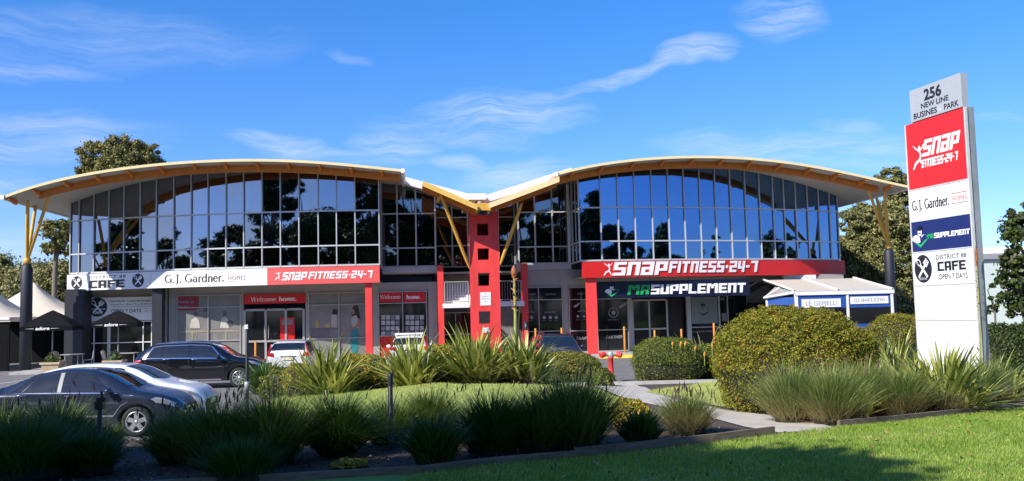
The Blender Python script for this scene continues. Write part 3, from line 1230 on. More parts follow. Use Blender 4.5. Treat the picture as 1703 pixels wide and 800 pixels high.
m = MB(WB)
slab_between((655, 289), (790, 325), 2.0, .42, 10, m, .6)
slab_between((800, 327), (950, 279), 2.0, .42, 10, m, .6)
valley = m.obj('valley_roof', M_roof, BLD)
m = MB(WB)
ua, za = bu(779, 322.5, 1.2)
ub, zb = bu(808, 332.5, 1.2)
m.box(ua, ub, 1.0, 1.9, zb, za)
m.obj('rain_head', M_white, valley)
VA = -2.6
for pa, pb, nm in (((703, 304), (794, 344), 'l'), ((813, 341), (930, 297), 'r')):
    m = MB(WB)
    ua, za, ub, zb = slab_between(pa, pb, VA, .1, 4.5, m, .28)
    cano = m.obj('canopy_wing', M_goldshade, BLD)
    m = MB(WB)
    m.grid([[(u, VA - .06, z + .1), (u, VA - .06, z - .17), (u, VA + .0, z - .17), (u, VA + .0, z + .1)] for u, z in ((ua, za), (ub, zb))], close_v=True, smooth=False)
    for u, z in ((ua, za), (ub, zb)):
        m.face([(u, VA - .06, z + .1), (u, VA - .06, z - .17), (u, VA, z - .17), (u, VA, z + .1)])
    m.obj('edge_beam', mat('golden_trim', (.72, .46, .10), .5, var=.08) if nm == 'l' else M_yellowtrim, cano)
    for k in range(1, 4):
        m = MB(WB)
        v = VA + .9 * k
        rz = .28 * .9 * k / 4.5 - .1
        m.grid([[(u, v, z + rz), (u, v, z - .26 + rz), (u, v + .12, z - .26 + rz), (u, v + .12, z + rz)] for u, z in ((ua + (.0 if nm == 'r' else .3 * k), za), (ub, zb))], close_v=True, smooth=False)
        m.obj('purlin', M_goldshade, cano)
m = MB(WB)
ua, za = bu(791, 338, VA + .3)
ub, zb = bu(816, 352, VA + .3)
m.box(ua, ub, VA + .1, V_T + 1, zb + .05, za - .02)
m.obj('valley_beam', M_gold, BLD)
m = MB(WB)
m.box(ua + .2, ub - .2, VA + .25, VA + .5, zb - .16, zb + .04)
m.lathe([(0, 0), (.09, .02), (.09, .16), (0, .18)], ((ua + ub) / 2 - .2, VA + .2, zb - .18), 10)
m.lathe([(0, 0), (.09, .02), (.09, .16), (0, .18)], ((ua + ub) / 2 + .3, VA + .2, zb - .2), 10)
m.obj('flood_light', M_black, BLD)


def strut(pa, va, pb, vb, r=.075, parent=None, name='strut', mm=None):
    (ua, za), (ub, zb) = bu(*pa, va), bu(*pb, vb)
    A, B = Vector(WB(ua, va, za)), Vector(WB(ub, vb, zb))
    m = MB()
    m.tube([A, A.lerp(B, .12), A.lerp(B, .5), A.lerp(B, .88), B], [r * .6, r, r * 1.1, r, r * .55], 10, raw=True)
    return m.obj(name, mm or M_gold, parent or BLD)


strut((733, 324), -1.9, (781, 446), -.55, .085)
strut((868, 338), -1.9, (832, 440), -.55, .085)
strut((737, 318), -2.5, (727, 336), .6, .1)


def tree_column(cpx, cyt, v, tops, r):
    """charcoal tube column with golden struts fanning up to the beam"""
    u, z = bu(cpx, cyt, v)
    m = MB(WB)
    m.lathe([(r * .8, 0), (r, .02), (r, z - .3), (r * .5, z), (0, z)], (u, v, 0), 20)
    c = m.obj('eaves_column', M_navy, BLD)
    m = MB(WB)
    m.lathe([(.16, z - .05), (.2, z), (.2, z + .18), (.13, z + .25), (0, z + .25)], (u, v, 0), 12)
    m.obj('collar', M_gold, c)
    A = Vector(WB(u, v, z + .1))
    for (p, vt) in tops:
        ut, zt_ = bu(*p, vt)
        B = Vector(WB(ut, vt, zt_))
        m = MB()
        m.tube([A, A.lerp(B, .1), A.lerp(B, .5), A.lerp(B, .9), B], [.06, .085, .09, .085, .06], 8, raw=True)
        m.obj('strut', M_gold, c)


tree_column(45, 437, .9, [((46, 334), -.7), ((60, 338), 1.6), ((83, 322), -.8)], .28)
tree_column(1477.5, 412, 1.2, [((1443, 312), -.8), ((1456, 322), 1.8), ((1471, 319), -.75)], .27)

# ------------------------------------------------------------------ stair, landing and balustrades
m = MB(WB)
la, lz1 = bu(737, 505, 1.2)
lb = bu(781, 505, 1.2)[0]
lz0 = bu(737, 512.5, 1.2)[1]
m.box(la, lb, 1.2, 2.6, lz0, lz1)
m.obj('landing', M_white, BLD)
m = MB(WB)
ra_, rz1 = bu(830, 501.5, 1.2)
rb_ = bu(872, 501.5, 1.2)[0]
m.box(ra_, rb_, 1.2, 2.6, lz0 + .02, lz1 + .05)
m.obj('landing', M_white, BLD)
m = MB(WB)
for k in range(11):
    v = 2.6 + .3 * k
    m.box(la + .1, lb + .2, v, v + .3, lz1 - .2 + .165 * k, lz1 + .165 * (k + 1))
m.obj('stair_flight', M_white, BLD)


def balustrade(a, b, v, z0, z1):
    m = MB(WB)
    for z in (z0 + .08, z1):
        m.tube([(a, v, z), (b, v, z)], .025, 6)
    n = max(3, int((b - a) / .13))
    for k in range(n + 1):
        u = a + (b - a) * k / n
        m.tube([(u, v, z0 if k in (0, n) else z0 + .08), (u, v, z1)], .03 if k in (0, n) else .012, 6)
    m.obj('balustrade', M_alu, BLD)


balustrade(la + .1, lb - .05, 1.3, lz1, lz1 + 1.15)
balustrade(ra_ + .05, rb_ - .15, 1.3, lz1 + .05, lz1 + 1.15)
# ------------------------------------------------------------------ ground floor
VS = 2.7
ZG = .12
m = MB(WB)
m.box(UL_OUT - 1, UR_OUT + 1, -1.2, 14, -.05, ZG)
pv = m.obj('pavement', M_kerb)
pv['kind'] = 'structure'


def rect(px0, py0, px1, py1, v):
    u0, z1 = bu(px0, py0, v)
    u1, _ = bu(px1, py0, v)
    xm = (px0 + px1) / 2
    z1 = bu(xm, py0, v)[1]
    z0 = bu(xm, py1, v)[1]
    return u0, u1, z0, z1


def shopfront(px0, py0, px1, py1, v, pxm=(), pym=(), pane=M_shopglass, frame=M_alu, fw=.05, name='shop_window', to_floor=True, panes=None):
    u0, u1, z0, z1 = rect(px0, py0, px1, py1, v)
    if to_floor:
        z0 = ZG + .02
    us = [u0] + [bu(p, 500, v)[0] for p in pxm] + [u1]
    zs = [z0] + sorted(bu((px0 + px1) / 2, p, v)[1] for p in pym) + [z1]
    m = MB(WB)
    for u in us:
        m.box(u - fw / 2, u + fw / 2, v - .08, v + .05, z0, z1)
    for a, b in zip(us[:-1], us[1:]):
        for z in zs:
            m.box(a + fw / 2, b - fw / 2, v - .06, v + .04, z - fw / 2, z + fw / 2)
    fr = m.obj(name, frame, BLD)
    for i, (a, b) in enumerate(zip(us[:-1], us[1:])):
        for j, (c, d) in enumerate(zip(zs[:-1], zs[1:])):
            g = MB(WB)
            t = random.uniform(-.004, .004)
            g.face([(a, v - t, c), (b, v + t, c), (b, v + t, d), (a, v - t, d)])
            mm = pane
            if panes and (i, j) in panes:
                mm = panes[(i, j)]
            g.obj('glass_pane', mm, fr)
    return fr, us, zs


# back wall of the arcade, built as piers and a head band round the shopfront openings
ua = UL_OUT + .4
zband = bu(500, 489, VS)[1]
m = MB(WB)
uc = bu(286, 500, VS)[0]
ue = bu(716, 500, VS)[0]
m.box(uc, ue, VS + .02, VS + .2, zband, ZB + .09)
for a, b in ((281, 293), (400, 405), (508, 513), (620, 629.5), (712, 727)):
    m.box(bu(a, 500, VS)[0], bu(b, 500, VS)[0], VS - .02, VS + .25, ZG, ZB + .085)
uR0 = bu(872, 500, VS)[0]
uR1 = UR_OUT - .3
zbr = bu(930, 478, VS)[1]
m.box(uR0, bu(1000, 480, VS)[0], VS + .02, VS + .2, zbr, zr0 - .01)
m.box(bu(1000, 480, VS)[0], uR1, VS + .02, VS + .2, bu(1150, 489, VS)[1], ZB + .07)
m.box(bu(934, 500, VS)[0], bu(945, 500, VS)[0], VS - .03, VS + .25, ZG, zr0 - .015)
m.box(bu(1244, 500, VS)[0], bu(1250, 500, VS)[0], VS - .02, VS + .25, ZG, ZB + .05)
m.obj('arcade_wall', M_cream, BLD)
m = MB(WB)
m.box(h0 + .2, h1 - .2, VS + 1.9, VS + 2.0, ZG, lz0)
m.obj('stair_hall_wall', mat('hall_wall_grey', (.2, .19, .2), .8), BLD)  # plain grey back wall below the landing
shopfront(737, 520, 783, 570, VS + 1.6, (757, ), (556, ), name='entrance_door')
# flank pier by the cafe and a dark wall end
m = MB(WB)
a, b = bu(108, 500, 2.6)[0], bu(138, 500, 2.6)[0]
m.box(a, b, 2.55, 3.9, 0, bu(120, 481, 2.6)[1])
m.obj('cafe_pier', M_navy, BLD)

# -- cafe front
VC = 4.1
fr, us, zs = shopfront(141, 535, 283, 600, VC, (157.5, 181, 183.5, 239, 253), (569.5,), frame=M_white)
m = MB(WB)
a, b, z0, z1 = rect(141, 478, 286, 494, VC)
m.box(a - .3, b, VC + .06, VC + .2, z0 - 1.4, ZB + .07)
m.box(b - .05, b + .12, VS + .05, VC + .1, ZG, ZB + .06)
m.obj('cafe_wall', M_cream, BLD)

# -- show home windows and doors
M_film2 = mat('pale_window_film', (.21, .205, .19), .3, var=.15, scale=1.2)
fr, us, zs = shopfront(295, 491, 400, 595, VS, (346.5, ), (511, 567), pane=M_film2, frame=M_alu)
film = MB(WB)
vq = VS - .012
# a dining room printed in greys: table, chairs, two sketched people, a lamp
def fq(mb, pts, dc=0.0):
    mb.face([bu(px, py, vq)[0:1] + (vq - dc,) + bu(px, py, vq)[1:2] for px, py in pts])
film.m = 0
for x in (300, 316, 352, 366, 384):
    fq(film, [(x, 545), (x + 12, 545), (x + 12, 547.5), (x, 547.5)])
    fq(film, [(x, 547), (x + 1.4, 547), (x + 1.4, 564), (x, 564)], .001)
    fq(film, [(x + 10.6, 547), (x + 12, 547), (x + 12, 564), (x + 10.6, 564)], .001)
    fq(film, [(x + 1, 549), (x + 2.4, 549), (x + 11, 563), (x + 9.6, 563)], .002)
film.m = 1
fq(film, [(297, 550), (398, 548), (398, 551.5), (297, 553.5)], .004)
for x in (318, 374):
    fq(film, [(x, 552), (x + 3, 552), (x + 3, 566), (x, 566)], .003)
film.m = 2
fq(film, [(315, 545), (318, 532), (325, 527), (331, 533), (333, 546)], .005)
fq(film, [(366, 545), (368, 530), (374, 526), (379, 531), (381, 546)], .005)
film.m = 3
fq(film, [(322, 526), (322, 520), (327, 518), (329, 523), (327, 527)], .006)
fq(film, [(371, 526), (370, 519), (374, 516), (377, 520), (376, 526)], .006)
fq(film, [(339, 510), (345, 510), (346, 519), (338, 519)], .006)
fq(film, [(377, 538), (380, 533), (384, 532), (388, 535), (388, 541), (381, 543)], .007)
film.obj('printed_picture', [mat('print_grey', (.22, .21, .2), .4), mat('print_wood', (.3, .26, .19), .4), mat('print_cream', (.5, .47, .4), .4), mat('print_dark', (.1, .1, .1), .4)], fr)
# doors with the red header
fr, us, zs = shopfront(407, 515, 505, 595, VS, (442, 475.5), (567,), frame=M_alu, fw=.11, name='entrance_door')
m = MB(WB)
for px in (440, 446.5):
    u, z = bu(px, 552, VS - .14)
    m.tube([(u, VS - .14, z - .35), (u, VS - .14, z + .35)], .02, 6)
m.obj('door_handle', M_alu, fr)
m = MB(WB)
a, b, z0, z1 = rect(466, 528, 490, 575, VS)
m.m = 0
m.box(a, b, VS - .03, VS - .015, z0, z1)
m.m = 1
a, b, z0, z1 = rect(469, 531, 487, 540, VS)
m.box(a, b, VS - .036, VS - .032, z0, z1)
m.obj('door_poster', [M_redsign, M_film2], fr)
# window with a printed kitchen and woman in a teal skirt
fr, us, zs = shopfront(513.5, 487, 608, 595, VS, (563.5,), (506.5, 562.5), pane=M_film2, frame=M_alu)
film = MB(WB)
film.m = 0
fq(film, [(514, 546), (562, 545), (562, 548), (514, 549)], .002)
fq(film, [(518, 549), (549, 548), (549, 562), (518, 562)], .002)
film.m = 1
fq(film, [(524, 545), (526, 532), (529, 532), (531, 545)], .003)
fq(film, [(540, 545), (541, 538), (548, 538), (549, 545)], .003)
film.m = 2   # standing woman
fq(film, [(585, 546), (583, 553), (583, 575), (587, 589), (594, 589), (596, 572), (596, 553), (594, 545)], .004)
film.m = 3
fq(film, [(586, 546), (584, 536), (585, 528), (590, 523), (598, 526), (600, 536), (596, 546)], .005)
film.m = 4
fq(film, [(585, 526), (585, 514), (589, 508), (595, 508), (597, 516), (599, 528), (600, 538), (597, 536), (593, 524)], .006)
film.m = 5
fq(film, [(596, 529), (600, 532), (598, 543), (582, 550), (574, 553), (573, 550), (584, 546), (593, 540)], .007)
fq(film, [(585, 514), (589, 514), (590, 521), (586, 523)], .007)
film.m = 4   # child on the bench
fq(film, [(552, 522), (554, 515), (560, 514), (562, 520), (560, 524)], .004)
film.m = 3
fq(film, [(551, 524), (561, 523), (562, 534), (560, 545), (551, 544)], .003)
film.obj('printed_picture', [mat('print_bench', (.16, .14, .15), .4), mat('print_lemon', (.4, .33, .12), .4), mat('print_teal', (.02, .21, .21), .4), mat('print_blouse', (.4, .35, .32), .4), mat('print_hair', (.03, .022, .02), .4), mat('print_skin', (.28, .17, .12), .4)], fr)
# listing window
fr, us, zs = shopfront(629.5, 485, 709, 600, VS, (669.5,), (504, 558), frame=M_alu, panes={(0, 0): M_redsign, (1, 0): M_redsign})
cards = [mat('listing_paper', (.42, .42, .42), .5, var=.2, scale=6), mat('listing_photo', (.2, .22, .23), .5, var=.5, scale=8)]
for cx in (634, 674.5):
    for j in range(4):
        for i in range(4):
            a, b, z0, z1 = rect(cx + i * 7.9, 524 + j * 9.1, cx + i * 7.9 + 6.6, 524 + j * 9.1 + 7.4, VS)
            m = MB(WB)
            m.box(a, b, VS - .03, VS - .015, z0, z1)
            m.obj('listing_card', cards[0 if (i * 3 + j * 5 + int(cx)) % 4 else 1], fr)

# -- supplement shop and gym fronts
txt = MB(WB)


def wtext(mb, s, px0, py_base, px1, cap_px, v, c=.012, **kw):
    """lettering on the plane v, between two pixel columns"""
    u0, z = bu(px0, py_base, v)
    u1, _ = bu(px1, py_base, v)
    d = (BO - CAM).y
    old = mb.fn
    mb.fn = lambda a, c_, b: WB(a, v - c_, b)
    lay_text(mb, s, u0, z, cap_px * d / FPX, u1 - u0, c, **kw)
    mb.fn = old


M_faint = mat('frosted_lettering', (.30, .30, .31), .5)
fr, us, zs = shopfront(872, 478, 934, 575, VS, (895.5,), (498.5, 551), frame=M_alu)
t = MB(WB)
wtext(t, "CREATION", 907, 491, 924, 3.0, VS, .05)
wtext(t, "TRANSFORM", 876, 491, 890, 3.0, VS, .05)
wtext(t, "are You?", 877, 521, 890, 4, VS, .03, bold=.01, shear=.3)
wtext(t, "join the tribe?", 905, 521, 925, 4, VS, .03, bold=.01, shear=.3)
for x in (905, 915, 925, 884):
    u, z = bu(x, 528, VS)
    disc(t, u, z, .1, .1, VS - .03, 10)
    wtext(t, "24HR", x - 3, 534, x + 3, 1.6, VS, .03)
wtext(t, "BODY", 878, 567, 892, 4, VS, .03)
wtext(t, "FREE", 904, 567, 920, 4, VS, .03)
t.obj('lettering', M_faint, fr)
fr, us, zs = shopfront(945.5, 478, 985, 585, VS, (), (498, 550), frame=M_alu)
t = MB(WB)
wtext(t, "CARDIO", 960, 490, 972, 3.2, VS, .03)
wtext(t, "are You fit?", 961, 519, 982, 4, VS, .03, bold=.01, shear=.3)
wtext(t, "TRAIN", 958, 565, 979, 5, VS, .03, bold=.01, shear=.2)
fq(t, [(953, 509), (962, 504), (965, 503), (962, 508), (956, 512)], .03)
for x in (961, 971):
    u, z = bu(x, 526, VS)
    disc(t, u, z, .08, .08, VS - .03, 10)
    wtext(t, "24HR", x - 3, 532.5, x + 3, 1.6, VS, .03)
t.obj('lettering', M_faint, fr)
fr, us, zs = shopfront(992, 495, 1043, 580, VS, (), (497, 548.5), frame=M_alu)
t = MB(WB)
u, z = bu(1020, 520, VS)
for i in range(24):
    a0, a1 = 2 * math.pi * i / 24, 2 * math.pi * (i + .7) / 24
    t.face([(u + q * math.cos(x), VS - .03, z + q * math.sin(x)) for q, x in ((.29, a0), (.29, a1), (.24, a1), (.24, a0))])
disc(t, u, z, .12, .12, VS - .03, 12)
wtext(t, "SUPPLEMENTS", 1011, 533, 1029, 2.2, VS, .03)
wtext(t, "PARTNER", 1008, 563, 1035, 5, VS, .03, bold=.01, shear=.2)
fq(t, [(1028, 511), (1040, 503), (1043, 504), (1031, 513)], .03)
t.obj('lettering', M_faint, fr)
# sliding entrance
u0, u1, z0, z1 = rect(1043, 487, 1146, 578, VS)
m = MB(WB)
m.box(u0, u0 + .22, VS - .1, VS + .1, ZG, z1)
m.box(u1 - .2, u1, VS - .1, VS + .1, ZG, z1)
m.box(u0 + .22, u1 - .2, VS - .1, VS + .1, z1 - .22, z1)
m.obj('door_surround', M_alu, BLD)
fr, us, zs = shopfront(1051, 499, 1108, 578, VS + .02, (1078.5,), (547,), frame=M_alu, fw=.09, name='sliding_door')
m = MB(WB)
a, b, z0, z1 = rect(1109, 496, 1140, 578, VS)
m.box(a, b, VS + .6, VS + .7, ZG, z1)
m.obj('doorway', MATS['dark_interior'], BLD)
fr, us, zs = shopfront(1147, 491, 1194, 580, VS, (), (544,), frame=M_alu)
m = MB(WB)
a, b, z0, z1 = rect(1149, 494, 1192, 538, VS)
m.box(a, b, VS - .03, VS - .012, z0, z1)
m.obj('window_poster', mat('poster_grey_green', (.16, .19, .18), .4, var=.06), fr)
m = MB(WB)
uu_, zz_ = bu(1169, 524, VS)
old = m.fn
m.fn = lambda a, c, b: WB(a, VS - .03 - c, b)
bust(m, uu_, zz_, .62, .008, (0, 1, 1))
m.obj('poster_emblem', [MATS['poster_grey_green'], M_ink], fr)
t = MB(WB)
wtext(t, "THE ULTIMATE SUPPLEMENTS", 1150, 553, 1191, 2.4, VS, .03)
t.obj('lettering', M_faint, fr)
fr, us, zs = shopfront(1195, 489, 1243, 580, VS, (1209,), (542,), frame=M_alu, name='shop_door')
m = MB(WB)
a, b, z0, z1 = rect(1200, 521, 1208, 534, VS)
m.box(a, b, VS - .03, VS - .012, z0, z1)
m.obj('door_notice', M_film2, fr)
m = MB(WB)
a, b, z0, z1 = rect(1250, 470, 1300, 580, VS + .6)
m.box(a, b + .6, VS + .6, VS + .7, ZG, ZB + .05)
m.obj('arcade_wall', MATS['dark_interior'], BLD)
shopfront(1250, 497, 1278, 578, VS + .4, (1254,), (), frame=M_alu, name='shop_door')

# ------------------------------------------------------------------ fascia signs
def fascia(name, label, px0, px1, curve, m_face, z0, z1, back=.16, cat='sign'):
    us = np.linspace(solve_px(px0, 0, curve), solve_px(px1, 0, curve), 14)
    m = MB(WB)
    m.grid([[(u, curve(u) - back, z0), (u, curve(u) - back, z1), (u, curve(u) + .2, z1), (u, curve(u) + .2, z0)] for u in us], close_v=True, smooth=False)
    for u in (us[0], us[-1]):
        m.face([(u, curve(u) - back, z0), (u, curve(u) - back, z1), (u, curve(u) + .2, z1), (u, curve(u) + .2, z0)])
    mid = us[7]
    r = thing(name, label, cat, WB(mid, curve(mid), z0))
    m.obj('board', m_face, r)
    fn = lambda a, c, b: WB(a, curve(a) - back - .004 - c, b)
    return r, us, fn


def pxa(px, curve):
    return solve_px(px, 0, curve)


ZF0, ZF1 = 4.13, 4.99
r, us, fn = fascia('fascia_sign', 'white cafe fascia board with black badges at both ends of its lettering', 114, 252, vl, M_signwhite, ZF0, ZF1)
m = MB(fn)
cutlery(m, pxa(130, vl), 4.56, .35, .0, .95)
m.obj('badge', [M_ink, M_letter], r)
m = MB(fn)
cutlery(m, pxa(231.5, vl), 4.56, .36, .0, .92)
m.obj('badge', [M_ink, M_letter], r)
m = MB(fn)
block_text(m, "CAFE", pxa(151, vl), 4.24, .40, pxa(209, vl) - pxa(151, vl), 0, .02)
m.obj('lettering', M_ink, r)
m = MB(fn)
lay_text(m, "DISTRICT 88", pxa(150, vl), 4.74, .15, pxa(211, vl) - pxa(150, vl), .004, space=1.2, bold=.008)
m.obj('lettering', mat('slate_lettering', (.06, .06, .065), .5), r)
r, us, fn = fascia('fascia_sign', 'long white fascia board with dark serif lettering of a home builder', 252.3, 445, vl, M_signwhite, ZF0, ZF1)
m = MB(fn)
serif_text(m, "G.J. Gardner.", pxa(276, vl), 4.38, .42, pxa(375, vl) - pxa(276, vl), .006, 1.2)
m.obj('lettering', M_ink, r)
m = MB(fn)
a, b = pxa(379, vl), pxa(411, vl)
lay_text(m, "HOMES", a + .06, 4.43, .22, b - a - .12, .006, space=1.15)
m.face([(a, .006, 4.72), (b, .006, 4.72), (b, .006, 4.735), (a, .006, 4.735)])
m.face([(a, .006, 4.36), (b, .006, 4.36), (b, .006, 4.375), (a, .006, 4.375)])
m.obj('lettering', mat('maroon_lettering', (.22, .12, .13), .5), r)
r, us, fn = fascia('fascia_sign', 'coral red gym fascia board between the white home builder board and the red column', 445.3, 631, vl, M_coral, ZF0, ZF1)
m = MB(fn)
a0 = pxa(469, vl)
a1 = pxa(509, vl)
block_text(m, "Snap", a0, 4.34, .42, a1 - a0, 0, .015, .25)
block_text(m, "FITNESS.24-7", a1 + .12, 4.38, .38, pxa(617, vl) - a1 - .1, 0, .015, .22, .2)
m.obj('lettering', M_letter, r)
m = MB(fn)
runner(m, pxa(458, vl), 4.36, .42, .004)
m.obj('emblem', M_letter, r)
r, us, fn = fascia('fascia_sign', 'deep red gym fascia board with big white letters above the supplement shop', 967.5, 1402, vr, M_redsign, ZF0 + .02, ZF1 + .0)
m = MB(fn)
a0, a1 = pxa(1016, vr), pxa(1105, vr)
block_text(m, "Snap", a0, 4.24, .72, a1 - a0, 0, .04, .22)
block_text(m, "FITNESS.24-7", a1 + .14, 4.34, .62, pxa(1256, vr) - a1 - .18, 0, .04, .2, .2)
m.obj('lettering', M_letter, r)
m = MB(fn)
runner(m, pxa(1002, vr), 4.26, .66, .004)
m.obj('emblem', M_letter, r)

# hanging supplement board under the red fascia
VH_ = .55
a, b, z0, z1 = rect(991, 466, 1246, 494, VH_)
zz0 = bu(1000, 495, VH_)[1]
r = thing('shop_sign', 'dark navy shop board with green and white letters hung under the red gym fascia', 'sign', WB((a + b) / 2, VH_, z0))
m = MB(WB)
m.box(a, b, VH_, VH_ + .12, z0, min(z1, ZF0 - .05))
m.obj('board', M_darksign, r)
m = MB(WB)
for k in range(4):
    u = a + (b - a) * (k + .4) / 4
    m.tube([(u, VH_ + .06, z1 - .02), (u, VH_ + .06, ZB + .05)], .02, 6)
m.obj('hanger', M_black, r)
fnh = lambda a_, c, b_: WB(a_, VH_ - .004 - c, b_)
m = MB(fnh)
p = lambda px: bu(px, 480, VH_)[0]
zt0 = z0 + .17
block_text(m, "MR", p(1043), zt0, .52, p(1079) - p(1043), 0, .03, .15, .16)
m.obj('lettering', M_green, r)
m = MB(fnh)
block_text(m, "SUPPLEMENT", p(1082), zt0, .52, p(1239) - p(1082), 0, .03, .1, .13)
m.obj('lettering', M_letter, r)
m = MB(fnh)
bust(m, p(1017), z0 + .14, .62, .004)
m.obj('emblem', [M_letter, mat('bright_green_vinyl', (.03, .45, .15), .4), mat('navy_ink', (.004, .006, .02), .4)], r)

# box sign of the restaurant under the right end of the fascia
vb = 2.6
a, b, z0, z1 = rect(1303, 457.5, 1357, 474, vb - .3)
r = thing('box_sign', 'small white box sign with faint script under the right end of the red fascia', 'sign', WB((a + b) / 2, vb - .3, z0))
m = MB(WB)
m.box(a, b, vb - .3, vb - .02, z0, z1)
m.obj('board', M_signwhite, r)
fnb = lambda a_, c, b_: WB(a_, vb - .304 - c, b_)
m = MB(fnb)
lay_text(m, "Gemelli", a + .45, z0 + .27, .16, 1.0, .0, shear=.3)
lay_text(m, "RISTORANTE", a + .8, z0 + .13, .06, .6, .0)
lay_text(m, "02 8443 0290", a + .1, z0 + .06, .06, .5, .0, bold=.01)
m.obj('lettering', M_greyink, r)

# red "welcome home" boards and the cafe wall panel
a, b, z0, z1 = rect(405.5, 489, 507, 505, VS - .1)
r = thing('door_sign', 'red board with white welcome words over the glass entrance doors', 'sign', WB((a + b) / 2, VS - .1, z0))
m = MB(WB)
m.box(a, b, VS - .12, VS + .0, z0, z1)
m.obj('board', M_redsign, r)
m = MB(lambda a_, c, b_: WB(a_, VS - .124 - c, b_))
p = lambda px: bu(px, 497, VS - .1)[0]
serif_text(m, "Welcome", p(417), z0 + .14, .23, p(460) - p(417), 0, .9)
serif_text(m, "home.", p(464), z0 + .14, .23, p(494) - p(464), 0, 1.5)
m.obj('lettering', M_letter, r)
r = thing('window_sign', 'red window band with white welcome words beside the red fin wall', 'sign', WB(bu(669, 500, VS)[0], VS, bu(669, 503, VS)[1]))
for (x0, x1, s, t0, t1, bold) in ((630.5, 668.5, "Welcome", 632, 666, .9), (670.5, 708.5, "home.", 676, 700, 1.5)):
    a, b, z0, z1 = rect(x0, 485.5, x1, 503, VS - .02)
    m = MB(WB)
    m.box(a + .03, b - .03, VS - .05, VS - .02, z0 + .02, z1 - .02)
    pn = m.obj('panel', M_redsign, r)
    m = MB(lambda a_, c, b_: WB(a_, VS - .054 - c, b_))
    serif_text(m, s, p(t0), z0 + .2, .22, p(t1) - p(t0), 0, bold)
    m.obj('lettering', M_letter, pn)
a, b, z0, z1 = rect(294, 493, 330, 516, VS - .02)
r = thing('window_sign', 'dark red tab with pale words stuck in the corner of the dining room window print', 'sign', WB((a + b) / 2, VS - .02, z0))
m = MB(WB)
m.prism([(a, z0 + .07), (a + .15, z0), (b - .15, z0), (b, z0 + .07), (b, z1), (a, z1)], VS - .05, VS - .025)
m.obj('panel', mat('maroon_vinyl', (.25, .02, .03), .4), r)
m = MB(lambda a_, c, b_: WB(a_, VS - .054 - c, b_))
lay_text(m, "hands at", a + .1, z1 - .36, .17, .8, 0)
lay_text(m, "heart.", a + .1, z1 - .62, .17, .55, 0)
m.obj('lettering', MATS['frosted_lettering'], r)

VP = VC - .1
a, b, z0, z1 = rect(141, 494, 282, 533, VP)
r = thing('wall_sign', 'white cafe wall panel with large round black badge above the cafe door', 'sign', WB((a + b) / 2, VP, z0))
m = MB(WB)
m.box(a, b, VP, VP + .06, z0, z1)
m.obj('panel', M_signwhite, r)
m = MB(lambda a_, c, b_: WB(a_, VP - .004 - c, b_))
p = lambda px: bu(px, 510, VP)[0]
zz_ = lambda py: bu(200, py, VP)[1]
uc_ = p(162.5)
cutlery(m, uc_, zz_(510), .52, 0, .95)
m.m = 1
lay_text(m, "DISTRICT 88", uc_ - .4, zz_(514.5), .075, .8, .012, bold=.02)
lay_text(m, "CAFE", uc_ - .25, zz_(521), .13, .5, .012, bold=.04)
m.obj('badge', [M_ink, M_letter], r)
m = MB(lambda a_, c, b_: WB(a_, VP - .004 - c, b_))
lay_text(m, "Catering for Corporate & Special Occasions", p(182), zz_(502), .105, p(279) - p(182), 0, bold=.012)
m.obj('lettering', M_ink, r)
m = MB(lambda a_, c, b_: WB(a_, VP - .004 - c, b_))
lay_text(m, "Vegetarian, Gluten Free & Dairy Free available", p(184), zz_(507.5), .09, p(279) - p(184), 0)
m.obj('lettering', M_ink, r)
m = MB(lambda a_, c, b_: WB(a_, VP - .004 - c, b_))
m.face([(p(186), 0, zz_(510.5)), (p(279), 0, zz_(510.5)), (p(279), 0, zz_(510)), (p(186), 0, zz_(510))])
m.obj('lettering', M_ink, r)
m = MB(lambda a_, c, b_: WB(a_, VP - .004 - c, b_))
lay_text(m, "OPEN 7 DAYS", p(185), zz_(520), .2, p(235) - p(185), 0, bold=.012)
m.obj('lettering', M_ink, r)
m = MB(lambda a_, c, b_: WB(a_, VP - .004 - c, b_))
lay_text(m, "Mon - Fri 7am - 3pm", p(241), zz_(515), .06, p(279) - p(241), 0)
m.obj('lettering', M_ink, r)
m = MB(lambda a_, c, b_: WB(a_, VP - .004 - c, b_))
lay_text(m, "Sat - Sun 8am - 3pm", p(241), zz_(519), .06, p(279) - p(241), 0)
m.obj('lettering', M_ink, r)
# number on the dark column, notices on the tower
m = MB(lambda a_, c, b_: WB(a_, 1.896 - c, b_))
lay_text(m, "7", bu(257, 530, 1.9)[0], bu(257, 531, 1.9)[1], .12, None, 0, bold=.03)
tag(m.obj('shop_number', M_ink, base=True), 'black shop number on the dark square column', 'sign')
for (x0, y0, x1, y1, lab, lines) in ((798.5, 486, 816, 508, 'white notice on the red tower below its third opening', 5), (802.5, 545, 813.5, 553, 'small white plate on the red tower under its lowest opening', 2)):
    a, b, z0, z1 = rect(x0, y0, x1, y1, V_T)
    r = thing('notice', lab, 'sign', WB((a + b) / 2, V_T, z0))
    m = MB(WB)
    m.box(a, b, V_T - .03, V_T - .005, z0, z1)
    m.obj('panel', M_signwhite, r)
    m = MB(lambda a_, c, b_: WB(a_, V_T - .034 - c, b_))
    for k, s in enumerate(("NO", "PARKING", "DRIVEWAY", "EXIT", "P")[:lines] if lines > 2 else ("CAR PARK", "PRIVATE")):
        lay_text(m, s, (a + b) / 2, z1 - (z1 - z0) * (k + .9) / (lines + .3), (z1 - z0) / (lines + 1) * .55, None, 0, center=True)
    m.obj('lettering', MATS['maroon_lettering'], r)

